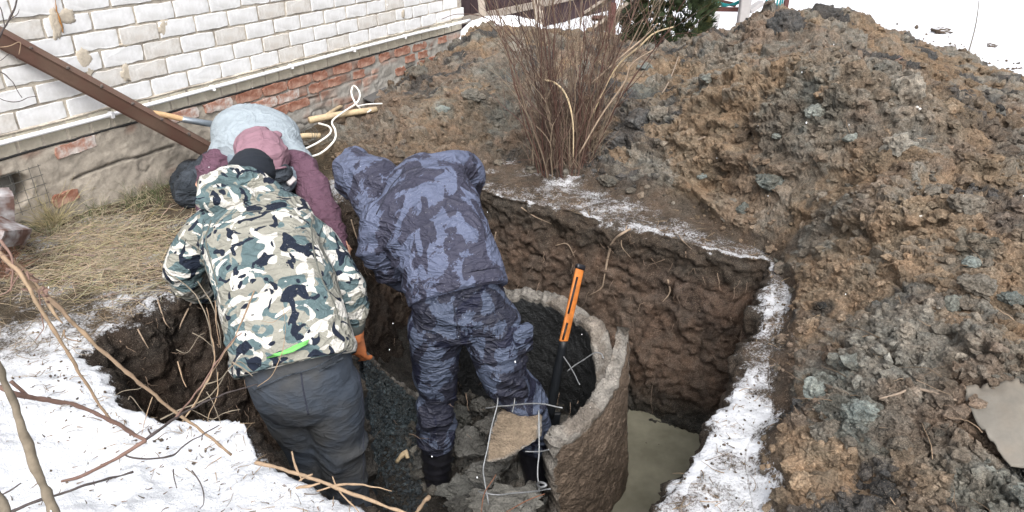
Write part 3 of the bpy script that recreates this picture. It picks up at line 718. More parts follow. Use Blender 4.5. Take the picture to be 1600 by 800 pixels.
# white pipe in clips
mb = MB(); ss = np.linspace(S0, S1+.12, 60); pts = WP(ss, .500+.004*np.sin(ss*1.7)+.002*pn(ss*2, 0), .018); mb.tube(pts, .0125, 10)
M['pipe'] = simple('white_plastic', (.82, .83, .85), .4, .06, 20, 0); pp = mb.build('pipe', M['pipe'], house)
for s in np.arange(.3, S1, .72):
    mb = MB(); mb.box(WP(np.array(s), np.array(.5+.004*math.sin(s*1.7)), .018), (.016, .034, .034), rot); mb.build('pipe_clip', M['pipe'], house, False)
# plinth sheet with relief: mortar smeared over brick
PS = np.linspace(S0, S1, 620); PZ = np.linspace(-.35, .418, 90); A_, B_ = np.meshgrid(PS, PZ)
rowi = np.floor((.418-B_)/.082); sx = A_/.262 + .5*(rowi % 2); fr = np.abs(sx-np.floor(sx)-.5)*2; frz = np.abs(((.418-B_)/.082 % 1)-.5)*2
brickness = sm(.98, .9, fr)*sm(.98, .80, frz)
u_ = sm(S0, S1, A_)
expo = sm(.0, .22, .42*fbm(A_*1.6, B_*4, 0, 4, 5) + .15*pn(A_*9, B_*12, 0, 8) + .20*sm(.16, .40, B_) + .12*sm(2.6, 3.3, A_)*sm(5.2, 4.2, A_) - .06)
rel = -.012 + .014*brickness*expo + .020*(1-expo)*(.6+.5*fbm(A_*5, B_*7, 0, 5, 6)) + .006*fbm(A_*22, B_*26, 0, 3, 7)
crk = sm(.035, .0, np.abs(fbm(A_*2.2, B_*3.0, 0, 4, 12)-.02)); rel -= .010*crk*sm(.3, .0, B_)
crk2 = sm(.012, .0, np.abs(B_-.22-.03*fbm(A_*2, 0*A_, 0, 3, 17)))*sm(0, .2, fbm(A_*3, 0*A_, 3, 2, 19)+.15); rel -= .012*crk2
# vent opening at the left
sv0, zv0 = Wpx(18, 300); hole = sm(.085, .065, np.hypot((A_-sv0)*.8, (B_-zv0)+.0)+.012*pn(A_*20, B_*20, 0, 9)); rel -= .24*hole
cm = np.array((.46, .41, .345))[None, None]*(1+.22*fbm(A_*1.3, B_*3, 0, 3, 11))[..., None]
grey = (sm(2.8, 4.2, A_)*.8)[..., None]; cm = cm*(1-grey)+np.array((.40, .39, .365))*(1+.25*fbm(A_*4, B_*6, 1, 4, 13))[..., None]*grey
cb = np.array((.33, .15, .095))*(1+.5*pn(np.floor(sx)*3.7, rowi*5.1, 0, 14))[..., None]; wash = sm(.1, .5, fbm(A_*6, B_*9, 4, 4, 15))[..., None]; cb = cb*(1-.5*wash)+np.array((.5, .42, .36))*.5*wash
e_ = (expo*brickness)[..., None]; cp_ = cm*(1-e_*.8)+cb*e_*.8
cp_ = cp_*(1-.75*np.maximum(crk*sm(.3, 0, B_), crk2))[..., None]*(1-.9*hole)[..., None]
damp = sm(.12, .0, B_+.04*fbm(A_*4, 0*A_, 0, 2, 20))[..., None]; cp_ = cp_*(1-.25*damp)
Vp = WP(A_.ravel(), B_.ravel(), rel.ravel()); ii = np.arange(A_.size).reshape(A_.shape)
Qp = np.stack([ii[:-1, :-1], ii[:-1, 1:], ii[1:, 1:], ii[1:, :-1]], -1).reshape(-1, 4)
obj('plinth', mesh_np('plinth', Vp, Qp, M['plinth'], np.clip(cp_.reshape(-1, 3), .01, .8)), house)
mb = MB(); mb.box(WP(np.array((S0+S1)/2), np.array(.03), -.22), (S1-S0-.02, .20, .78), rot); mb.box(WP(np.array(S1-.03), np.array(.03), -.15), (.05, .29, .776), rot); mb.build('plinth_core', simple('grey_render', (.33, .325, .31), .95, .3, 25, .6), house, False)
# exposed red bricks
red = [brick_mesh('red_brick', .235, .068, .07, 90+i, M['brick_red'], .006, .02) for i in range(8)]
M['brick_lime'] = simple('lime_washed_brick', (.42, .22, .16), .9, .4, 40, .6, .004, c2=(.62, .56, .52), scale2=14)
lime = [brick_mesh('red_brick', .235, .068, .07, 110+i, M['brick_lime'], .006, .02) for i in range(3)]
redh = [brick_mesh('red_brick', .15, .065, .07, 120+i, M['brick_red'], .008, .02) for i in range(3)]
for u, v, kind in [(118,226,1),(285,172,1),(340,160,1),(388,148,0),(428,136,0),(466,125,0),(500,117,2),(535,104,0),(572,93,0),(600,84,2),(628,76,0),(655,66,0),(403,162,0),(413,159,1),(450,149,1),(494,135,2),(522,127,2),(560,112,2),(432,173,0),(466,163,0),(395,182,0),
                   (660,82,2),(676,92,2),(640,90,2),(690,60,2),(625,108,2),(660,104,2),(100,300,2)]:
    s, z = Wpx(u, v); row = round((.418-z)/.082-.5); z = .418-.082*(row+.5)
    place_brick('red_brick', rb.choice((red, lime, redh)[kind]), s, z-.001, .008+rb.uniform(-.003, .006), rb.uniform(-.02, .02))
# mortar patches and a rust streak on the white courses
def blob_patch(name, s, z, w_, h_, mat, seed, off=.0005, th=.0016):
    k = 34; r = np.random.RandomState(seed); a = np.linspace(0, 2*math.pi, k, endpoint=False); q = 1+.30*np.array([float(pn(math.cos(t)*1.7+seed, math.sin(t)*1.7, 0, seed)) for t in a])+r.normal(0, .07, k)
    V = []; 
    for sc_, o_ in ((1.0, -.004), (.92, th*.7), (.5, th)):
        V += list(WP(s+w_/2*np.cos(a)*q*sc_, z+h_/2*np.sin(a)*q*sc_, off+o_+0*a))
    F = [tuple(range(2*k, 3*k))]
    for b0 in (0, k):
        for i in range(k): j = (i+1) % k; F.append((b0+i, b0+j, b0+k+j, b0+k+i))
    return obj(name, mesh_np(name, V, F, mat, None, True), house)
M['smear'] = simple('dry_mortar', (.52, .46, .375), .95, .3, 70, .7, .004)
for i, (u, v, a, b) in enumerate([(103,26,.10,.07),(133,92,.09,.12),(140,112,.05,.05),(257,44,.09,.10),(200,68,.10,.035),(199,115,.09,.10),(88,40,.07,.16),(630,22,.05,.07)]):
    s, z = Wpx(u, v); blob_patch('mortar_patch', s, z, a, b, M['smear'], 50+i)
M['rust'] = simple('rust', (.36, .17, .05), .95, .4, 60, .3)
mb = MB(); pts = [WP(*map(np.array, Wpx(u, v)), .009) for u, v in [(84,-10),(86,12),(90,26),(95,42),(97,52)]]; mb.tube(spline(pts, 14), [.001, .004, .007, .002], 5, bump=.8); mb.build('rust_streak', M['rust'], house)
# steel mesh over the vent
M['wire'] = simple('dull_wire', (.12, .12, .11), .6, .3, 30, 0, metal=.5)
mb = MB(); sm0, zm1 = Wpx(55, 258); 
for i in range(6): mb.tube([WP(np.array(sm0-.05*i), np.array(zm1+.01), .025), WP(np.array(sm0-.05*i+.005), np.array(zm1-.22), .02)], .0016, 4)
for i in range(5): mb.tube([WP(np.array(sm0+.012), np.array(zm1-.05*i), .024), WP(np.array(sm0-.28), np.array(zm1-.05*i-.004), .022)], .0016, 4)
mb.build('wire_mesh', M['wire'], house, False)

# ---------------------------------------------------------------- things behind
M['dark_boards'] = simple('dark_boards', (.055, .032, .036), .8, .4, 8, .3, stretch=(1, 1, .1)); M['grey_wood'] = simple('grey_wood', (.36, .31, .26), .9, .35, 30, .4, stretch=(1, 1, 1))
M['redbrown'] = simple('red_brown_paint', (.10, .04, .035), .7, .3, 20, .2)
c = P(722, 45, 8.2); ce = P(960, 20, 11.5); c[2] = ce[2] = 0
fe = empty('board_fence', (c+ce)/2, 'dark plum brown board fence behind the house corner and the shrub', 'fence')
L = np.linalg.norm(ce-c); t = (ce-c)/L; nb_ = 26
for i in range(nb_):
    q = c + t*L*(i+.5)/nb_; mb = MB(); fn = np.array((t[1], -t[0], 0)); mb.box(q+np.array((0, 0, .95)), (L/nb_*.93, .02, 1.9), np.array([t, fn, (0, 0, 1)])); mb.build('board', M['dark_boards'], fe, False)
for z in (.35, 1.5):
    mb = MB(); V, F = beam(c+np.array((0, -.05, z)), ce+np.array((0, -.05, z)), .05, .08); mb.add(V, F); mb.build('rail', M['grey_wood'], fe, False)
for i, (u0, v0, u1, v1, zc, w_, mt, lab) in enumerate([(757,52,749,-30,7.6,.075,'grey_wood','weathered grey wooden post in front of the dark board fence near the house corner'),
      (843,38,838,-30,7.8,.10,'grey_wood','pale bare wooden post seen through the shrub')]):
    a = P(u0, v0, zc); b = P(u1, v1, zc); dz = a[2]; a = a + (a-b)/(a[2]-b[2])*(-(dz)) if abs(a[2]-b[2]) > 1e-6 else a
    V, F = beam(a, b, w_, w_*.8, (0, 1, 0)); mb = MB().add(V, F); o = mb.build('wooden_post', M['grey_wood'], None, False); bevel(o.data, .006); tag(o, lab, 'post')
# rail and tool handles lying across behind the shrub: wooden frame
fr_ = empty('timber_frame', G(950, 40, 0), 'grey timber frame on a red brown leg standing behind the shrub', 'frame')
for (u0, v0, z0, u1, v1, z1, w_, mt, nm) in [(925,52,6.9,1015,-12,6.6,.13,'grey_wood','plank'),(915,22,7.3,985,-25,7.0,.06,'grey_wood','rail'),(955,60,6.7,957,5,6.7,.07,'redbrown','leg'),(985,30,7.2,925,28,7.2,.05,'redbrown','crossbar')]:
    V, F = beam(P(u0, v0, z0), P(u1, v1, z1), w_, .035, (0, .6, .8)); MB().add(V, F).build(nm, M[mt], fr_, False)
a = P(957, 60, 6.7); V, F = beam(a, (a[0], a[1], 0), .065, .03, (0, 1, 0)); MB().add(V, F).build('leg', M['redbrown'], fr_, False)
M['galv'] = simple('grey_metal', (.42, .40, .40), .55, .15, 15, .1, metal=.2)
a = G(1162, 25, .0); a = P(1162, 22, 8.2); mb = MB(); V, F = beam((a[0], a[1], 0), (a[0], a[1], 1.1), .12, .10, (0, 1, 0)); o = mb.add(V, F).build('grey_post', M['galv'], None, False); bevel(o.data, .01); tag(o, 'square grey post standing in the snow just behind the top of the heap', 'post')
b2 = empty('metal_bench', P(1120, 16, 8.4)*np.array((1, 1, 0)), 'low grey bench frame with thin dark rails beside the square grey post', 'bench')
for (u0, v0, u1, v1, zc, w_) in [(1095,14,1165,15,8.4,.04),(1170,17,1190,4,8.3,.10),(1098,-4,1150,8,8.6,.03)]:
    V, F = beam(P(u0, v0, zc), P(u1, v1, zc), w_, .05, (0, 0, 1)); MB().add(V, F).build('rail', M['redbrown'] if w_ < .05 else M['galv'], b2, False)
for u in (1097, 1163):
    a = P(u, 15, 8.4); V, F = beam(a, (a[0], a[1], 0), .04, .04, (0, 1, 0)); MB().add(V, F).build('leg', M['galv'], b2, False)
a = P(1118, 26, 8.0); mb = MB(); V = [P(1098, 14, 8.2), P(1126, 22, 8.2), P(1122, 40, 7.5), P(1096, 44, 7.3)]; V = np.array(V); V2 = V-np.array((0, 0, .012)); mb.add(np.vstack([V, V2]), [(0, 1, 2, 3), (7, 6, 5, 4), (0, 4, 5, 1), (1, 5, 6, 2), (2, 6, 7, 3), (3, 7, 4, 0)])
tag(mb.build('metal_sheet', M['galv'], None, False), 'pale grey sheet leaning below the bench beside the conifer', 'sheet')
M['teal'] = simple('teal_hose', (.01, .19, .20), .5, .2, 10, 0)
mb = MB()
for k in range(7):
    q = [P(1112+k*3, 1+k*.6, 8.6), P(1130, 6+k*.7, 8.5), P(1150, 7-k*.5, 8.4), P(1160+k, -6, 8.3), P(1140, -14, 8.5), P(1115+k*3, -8, 8.7)]; mb.tube(spline(q, 30), .011, 5)
tag(mb.build('garden_hose', M['teal']), 'coiled teal garden hose lying across the bench rails', 'hose')
gf = empty('green_railing', P(1210, 8, 8.8)*np.array((1, 1, 0)), 'teal green barred railing with a maroon end post above the heap crest', 'railing')
for k in range(8):
    a = P(1196+k*4.2, 14, 8.8); V, F = beam((a[0], a[1], 0), (a[0]+.01*(k % 3-1), a[1], 1.35), .018, .018, (0, 1, 0)); MB().add(V, F).build('bar', M['teal'], gf, False)
a = P(1227, 14, 8.8); V, F = beam((a[0], a[1], 0), (a[0], a[1], 1.4), .05, .05, (0, 1, 0)); MB().add(V, F).build('end_post', M['redbrown'], gf, False)
M['dry'] = simple('dry_stalk', (.42, .33, .21), .85, .3, 30, .2)
a = P(1524, 42, 7.2); b_p = P(1532, -20, 7.0); mb = MB(); mb.tube(spline([(a[0], a[1], -.02), a, b_p], 10), [.008, .006, .003], 5); tag(mb.build('weed_stalk', simple('grey_stalk', (.2, .18, .15), .9)), 'single thin dark stalk standing in the open snow beyond the heap', 'stalk')
for (u, v, s_, lab) in [(1468,57,.11,'dirty snow lump alone on the open snow above the heap slope'),(1484,80,.06,'small soil clod on the snow just beyond the heap edge'),(1546,80,.05,'small soil clod nearest the corner of the open snow')]:
    V, F = rock(ICO3, int(u), .4, .4, .3); p = G(u, v); p[2] = surf(p[0], p[1])[0]; V = V*s_*np.array((1.3, .9, .55))+p+np.array((0, 0, s_*.2))
    o = obj('snow_lump', mesh_np('snow_lump', V, F, M['soil'], np.tile(BROWN*.7, (len(V), 1)), False, {'snow': np.full(len(V), .55)})); tag(o, lab, 'lump')

# ---- snow-topped logs/bags at the corner
M['snow'] = simple('snow', (.88, .90, .93), .7, .05, 30, .25, .004)
def lumpmesh(name, p, size, seed, mat, base=ICO4, lump=.25, parent=None, cols=None, flat=True):
    V, F = base; q = V*1.5+seed; V = V*(1+lump*fbm(q[:, 0], q[:, 1], q[:, 2], 4, seed))[:, None]; V = V*np.array(size)+np.array(p)
    return obj(name, mesh_np(name, V, F, mat, cols, not flat), parent)
p = P(788, 42, 7.0); o = lumpmesh('snow_pile', (p[0], p[1], p[2]-.12), (.42, .3, .22), 3, M['snow'], flat=False); tag(o, 'rounded snow pile behind the heap, below the dark board fence', 'snow pile')
p = P(750, 50, 6.9); o = lumpmesh('snow_pile', (p[0], p[1], p[2]-.1), (.22, .3, .13), 5, M['snow'], flat=False); tag(o, 'narrow snow bank between the house corner and the heap crest', 'snow pile')

# ---- steel channel leaning on the wall
M['brownsteel'] = simple('brown_primer', (.155, .10, .075), .6, .25, 12, .15, .003, c2=(.13, .072, .055))
p0 = P(-70, 25, 3.18); p1 = P(330, 240, 4.3); t = (p1-p0); p2 = p1 + t/np.linalg.norm(t)*.25
ch_ = empty('steel_channel', p2, 'long brown painted steel channel leaning diagonally across the white brick wall', 'steel bar')
tn = (p2-p0)/np.linalg.norm(p2-p0); up = np.array((0.25, -.35, .9)); side = np.cross(tn, up); side /= np.linalg.norm(side); up = np.cross(side, tn)
mb = MB()
for off, wd_, dp in ((0*up, .010, .075), (up*.037+side*-.02, .05, .010), (-up*.037+side*-.02, .05, .010)):
    V = []; a, b = side*wd_/2, up*dp/2
    for p_ in (p0+off, p2+off): V += [p_-a-b, p_+a-b, p_+a+b, p_-a+b]
    mb.add(np.array(V), [(3, 2, 1, 0), (4, 5, 6, 7), (0, 1, 5, 4), (1, 2, 6, 5), (2, 3, 7, 6), (3, 0, 4, 7)])
mb.build('channel', M['brownsteel'], ch_, False)
mb = MB()
for k in range(9):
    q = p0*(1-(k+.7)/9.2)+p2*(k+.7)/9.2; mb.add(*[x if i else x*.011+q+up*.045+side*-.0 for i, x in enumerate(rock(ICO1, k, .4, .3, .2))])
mb.build('weld_bead', simple('weld', (.12, .1, .09), .7), ch_, False)
# ---- shovel behind the kneeling man
M['handle'] = simple('ash_wood', (.50, .33, .18), .6, .25, 60, .15, .002, stretch=(1, 1, 1)); M['zinc'] = simple('zinc', (.38, .42, .46), .35, .2, 40, .2, metal=.8)
sh = empty('shovel', P(330, 192, 4.15), 'shovel with pale wooden handle and grey socket leaning behind the kneeling man', 'shovel')
a, b, c_ = P(236, 176, 3.98), P(288, 187, 4.1), P(345, 196, 4.2)
MB().tube(spline([a, (a+b)/2+np.array((0, 0, .003)), b], 12), .0165, 10).build('handle', M['handle'], sh)
MB().tube([a+(a-b)*.02, a], [.006, .016], 10).build('handle_end', M['handle'], sh)
MB().tube([b-(c_-b)*.1, b, c_], [.0185, .019, .021], 10).build('socket', M['zinc'], sh)
q = c_ + (c_-b)/np.linalg.norm(c_-b)*.02
V = []; F = []
for i in range(9):
    for j in range(7):
        x = (j-3)/3; y = i/8; wd_ = .105*(1-.35*max(0, y-.6)/.4); V.append(q + (c_-b)/np.linalg.norm(c_-b)*y*.28 + np.array((.1, .9, 0))*x*wd_ + np.array((0, 0, 1))*(.03*x*x-.02))
for i in range(8):
    for j in range(6): F.append((i*7+j, i*7+j+1, i*7+j+8, i*7+j+7))
me = mesh_np('blade', V, F, M['zinc']); o = obj('blade', me, sh); o.modifiers.new('s', 'SOLIDIFY').thickness = .004
# ---- poles beside the wall
M['pole'] = simple('peeled_pole', (.55, .43, .27), .75, .3, 40, .25, .003, c2=(.42, .33, .22))
for u0, v0, u1, v1, zc0, zc1, r_, lab in [(483,188,588,171,5.05,5.35,.024,'peeled wooden pole lying by the wall with its cut end towards the kneeling man'),(511,180,545,160,5.4,5.9,.016,'thinner pale pole propped behind the thick peeled pole'),(458,215,500,212,4.75,4.85,.02,'short wooden handle lying by the shoulder of the kneeling man')]:
    a, b = P(u0, v0, zc0), P(u1, v1, zc1); mb = MB(); mb.tube(spline([a, (a+b)/2+np.array((0, 0, .006)), b], 12), [r_*1.05, r_, r_*.92], 10); tag(mb.build('wooden_pole', M['pole']), lab, 'pole')
    
# ---- white cables
M['cable'] = simple('white_cable', (.80, .78, .72), .5, .1, 20, 0)
def cable(pts, lab, r_=.007):
    q = [P(u, v, z) for u, v, z in pts]; mb = MB(); mb.tube(spline(q, 70), r_, 7); tag(mb.build('white_cable', M['cable']), lab, 'cable')
cable([(470,248,4.6),(500,240,4.6),(522,220,4.7),(524,204,4.8),(519,190,4.9),(535,176,5.1),(558,160,5.3),(562,145,5.4),(553,134,5.5),(549,145,5.5),(556,162,5.4),(570,175,5.3),(580,172,5.3)], 'white cable curling in a tall loop in front of the plinth')
cable([(472,235,4.6),(498,222,4.7),(516,208,4.8),(514,198,4.9),(498,193,5.0)], 'short bend of white cable near the peeled pole end')
cable([(558,166,5.3),(575,163,5.4),(597,162,5.5)], 'straight stub of white cable running into the soil', .006)
cable([(640,141,6.0),(634,130,6.1),(640,116,6.2),(652,108,6.2),(670,107,6.2),(672,112,6.1)], 'white cable hoop sticking out of the heap edge near the plinth')
mb = MB()
for k in range(3): 
    a_ = np.linspace(0, 6.6, 28); c0 = P(478+k*4, 213, 4.8); mb.tube(np.array([c0+np.array((.045*math.cos(t), .05*math.sin(t)*.6, .05*math.sin(t)*.8+.01*k)) for t in a_]), .0022, 4)
tag(mb.build('wire_coil', M['wire']), 'small coil of thin dark wire by the short wooden handle', 'wire')
# glass sheet lying by the plinth
V = np.array([P(567, 153, 5.9), P(603, 135, 6.1), P(608, 146, 5.95), P(583, 160, 5.8)]); V2 = V-np.array((0, 0, .008))
M['pane'] = simple('dark_glass', (.10, .10, .10), .15, .3, 6, 0, spec=.6)
mb = MB(); mb.add(np.vstack([V, V2]), [(0, 1, 2, 3), (7, 6, 5, 4), (0, 4, 5, 1), (1, 5, 6, 2), (2, 6, 7, 3), (3, 7, 4, 0)]); tag(mb.build('glass_pane', M['pane'], None, False), 'dark dirty pane of glass lying against the plinth beside the cable', 'glass pane')
# broken bricks at the left edge
M['snowbrick'] = simple('frosted_brick', (.15, .09, .075), .9, .35, 30, .6, .004, c2=(.42, .41, .42), scale2=9)
for u, v, zc, sz, lab in [(-14,336,3.3,(.14,.10,.06),'old red brick block dusted with snow under the vent'),(0,362,3.15,(.11,.09,.05),'broken dark red brick piece below the frosted brick block')]:
    bm = bmesh.new(); bmesh.ops.create_cube(bm, size=2); bmesh.ops.subdivide_edges(bm, edges=bm.edges[:], cuts=7, use_grid_fill=True)
    V = np.array([x.co[:] for x in bm.verts]); rr_ = np.maximum(np.linalg.norm(V, axis=1), 1); V = V/(rr_**.22)[:, None]; V *= (1+.06*fbm(V[:, 0]*2+u, V[:, 1]*2, V[:, 2]*2, 4, 3))[:, None]
    V = V*np.array(sz) @ rotm(np.random.RandomState(int(u+50))).T*.9 + P(u, v, zc)
    for x, c_ in zip(bm.verts, V): x.co = c_
    me = bpy.data.meshes.new('brick_block'); bm.to_mesh(me); bm.free(); me.materials.append(M['snowbrick']); tag(obj('brick_block', me), lab, 'brick')

# ---------------------------------------------------------------- people
def nrm(v): v = np.asarray(v, float); return v/(np.linalg.norm(v)+1e-9)
def loft(secs, k=20, pw=2.2, cap=True):
    """secs: (centre, half width, half depth, width direction); rings run along the chain"""
    cs = np.array([s[0] for s in secs]); T = np.gradient(cs, axis=0); V = []
    # refine
    n = max(2, int(len(secs)*4)); t = np.linspace(0, len(secs)-1, n)
    C = spline(cs, n); rx = np.interp(t, range(len(secs)), [s[1] for s in secs]); ry = np.interp(t, range(len(secs)), [s[2] for s in secs])
    W = np.array([[np.interp(q, range(len(secs)), [s[3][a] for s in secs]) for a in range(3)] for q in t])
    T = np.gradient(C, axis=0)
    for i in range(n):
        tt = nrm(T[i]); wv = nrm(W[i]-tt*np.dot(W[i], tt)); dv = np.cross(tt, wv)
        for j in range(k):
            a = 2*math.pi*j/k; ca, sa = math.cos(a), math.sin(a); e = 2/pw
            V.append(C[i] + wv*rx[i]*math.copysign(abs(ca)**e, ca) + dv*ry[i]*math.copysign(abs(sa)**e, sa))
    F = [(i*k+j, i*k+(j+1) % k, (i+1)*k+(j+1) % k, (i+1)*k+j) for i in range(n-1) for j in range(k)]
    F.append(tuple(reversed(range(k)))); F.append(tuple(range((n-1)*k, n*k)))
    return np.array(V), F
def limb(pts, rads, k=14):
    pts = np.asarray(pts, float); n = len(pts)*5
    C = spline(pts, n); r = np.interp(np.linspace(0, 1, n), np.linspace(0, 1, len(rads)), rads)
    t0, t1 = nrm(C[0]-C[1]), nrm(C[-1]-C[-2])           # rounded ends
    C = np.vstack([C[0]+t0*r[0]*.85, C[0]+t0*r[0]*.5, C, C[-1]+t1*r[-1]*.5, C[-1]+t1*r[-1]*.85]); r = np.concatenate([[r[0]*.35, r[0]*.8], r, [r[-1]*.8, r[-1]*.35]])
    return tube(C, r, k)
def ball(c, s, rot=None):
    V, F = ICO3; V = V*np.array(s)
    if rot is not None: V = V@np.array(rot)
    return V+np.array(c), [tuple(f) for f in F]
def solid(name, parts, voxel, mat, smooth=4, disp=None):
    mb = MB()
    for V, F in parts: mb.add(V, F)
    me = mb.mesh(name+'_src', None); bm = bmesh.new(); bm.from_mesh(me); bmesh.ops.recalc_face_normals(bm, faces=bm.faces[:]); bm.to_mesh(me); bm.free()
    o = bpy.data.objects.new('tmp', me); col.objects.link(o)
    m = o.modifiers.new('r', 'REMESH'); m.mode = 'VOXEL'; m.voxel_size = voxel
    if smooth: s = o.modifiers.new('s', 'SMOOTH'); s.iterations = smooth; s.factor = .6
    dg = bpy.context.evaluated_depsgraph_get(); out = bpy.data.meshes.new_from_object(o.evaluated_get(dg)); out.name = name
    bpy.data.objects.remove(o); bpy.data.meshes.remove(me)
    if disp is not None:
        V = get_v(out); n = get_n(out); set_v(out, V + n*disp(V)[:, None])
    out.polygons.foreach_set('use_smooth', np.full(len(out.polygons), True))
    out.materials.clear(); out.materials.append(mat); out.update(); return out
def folds(axis, amp=.010, f=14, seed=0, along=.28, where=None, big=.5):
    """cloth creases that run round the given axis"""
    ax = nrm(axis); a = nrm(np.cross(ax, [.3, 1, .2])); b = np.cross(ax, a)
    def d(V):
        x, y, z = V@a, V@b, V@ax
        wz = z + .05*pn(x*6, y*6, z*6, seed)+.12*pn(x*2.2, y*2.2, z*2, seed+3)
        r1 = (1-np.abs(pn(x*f*along, y*f*along, wz*f, seed+7)))**3; r2 = (1-np.abs(pn(x*f*.6, y*f*.6, wz*f*1.9, seed+9)))**3
        o = amp*(r1*1.2+r2*.45-.55) + amp*big*fbm(x*5, y*5, z*5, 3, seed+12)
        g = .35+.65*sm(-.3, .35, pn(x*3, y*3, z*3.5, seed+20))
        o = o*g
        if where is not None: o = o*where(V)
        return o
    return d
def near_pts(pts, rad_, lo=.25):
    pts = [np.array(p) for p in pts]
    def w(V):
        k = np.zeros(len(V))
        for p in pts: k = np.maximum(k, np.exp(-((V-p)**2).sum(1)/rad_**2))
        return lo+(1-lo)*k*1.3
    return w
def hand(parts, wrist, dirv, palm_n, s=1.0, curl=.6, thumb=1):
    """palm, four unequal fingers with two bends and a thumb from the side of the palm"""
    d = nrm(dirv); n = nrm(palm_n - d*np.dot(palm_n, d)); w_ = np.cross(d, n)*thumb
    wrist = np.array(wrist, float)
    parts.append(loft([(wrist-d*.01*s, .028*s, .02*s, w_), (wrist+d*.035*s, .038*s, .017*s, w_), (wrist+d*.075*s, .042*s, .015*s, w_), (wrist+d*.092*s, .038*s, .011*s, w_)], 12))
    for i, L in enumerate((.072, .08, .074, .058)):
        b = wrist + d*.088*s + w_*(.030-.020*i)*s; c = curl*(.8+.12*i); pts = [b-d*.02*s]; dd = d.copy()
        for L_ in (.45, .32, .26):
            pts.append(b); dd = nrm(dd*math.cos(c)+n*math.sin(c)); b = b+dd*L*L_*s
        pts.append(b); parts.append(limb(pts, [.0095*s, .0092*s, .0085*s, .0078*s], 8))
    b = wrist+d*.02*s+w_*.026*s; td = nrm(w_*.75+d*.65+n*.25)
    parts.append(limb([b, b+td*.035*s, b+td*.035*s+nrm(td+n*.5)*.03*s, b+td*.035*s+nrm(td+n*.5)*.03*s+nrm(d+n*.6)*.02*s], [.014*s, .011*s, .0095*s], 8))
M['skin'] = simple('skin', (.48, .27, .19), .55, .1, 60, .2, .001)
def person(name_at, label, J, jr, head, headrot, feet=True):
    """J: joints; the continuous body under the clothes"""
    root = empty('person', name_at, label, 'person'); parts = []
    parts.append(loft([(J['hip'], .14, .10, J['w']), (J['waist'], .125, .09, J['w']), (J['chest'], .16, .11, J['w']), (J['sh'], .17, .08, J['w'])], 16))
    parts.append(limb([J['sh'], J['neck'], head], [.07, .055, .055], 12))
    R_ = headrot; up, fwd = R_; rt = nrm(np.cross(fwd, up)); Rm = np.array([rt, fwd, up])
    parts.append(ball(head, (.073, .092, .105), Rm)); parts.append(ball(head+fwd*.03-up*.06, (.055, .06, .055), Rm))
    parts.append(limb([head+fwd*.088+up*.01, head+fwd*.108-up*.022], [.009, .014], 8))        # nose
    for sx in (-1, 1):
        parts.append(ball(head+rt*sx*.074-up*.005, (.010, .022, .032), Rm))                      # ears
        parts.append(ball(head+rt*sx*.03+fwd*.076+up*.012, (.014, .012, .010), Rm))              # eyes
    parts.append(ball(head+fwd*.088-up*.052, (.024, .012, .008), Rm))                           # lips
    for s_ in ('L', 'R'):
        a = J['arm'+s_]; parts.append(limb(a, [.055, .045, .032], 12)); d = nrm(np.array(a[-1])-np.array(a[-2]))
        if s_ != J.get('glove'): hand(parts, a[-1], d, J.get('palm', np.array((0, 1, -.3))), 1.0, .5, 1 if s_ == 'L' else -1)
        parts.append(limb(J['leg'+s_], [.085, .06, .045], 12))
        if not feet: continue
        f = J['leg'+s_][-1]; fd = J.get('foot'+s_, np.array((0, 1, 0.)))
        parts.append(limb([f+np.array((0, 0, .02)), f+fd*.07-np.array((0, 0, .0)), f+fd*.16-np.array((0, 0, .01))], [.045, .04, .03], 10))
    o = obj('body', solid('body', parts, .011, M['skin'], 3), root)
    return root
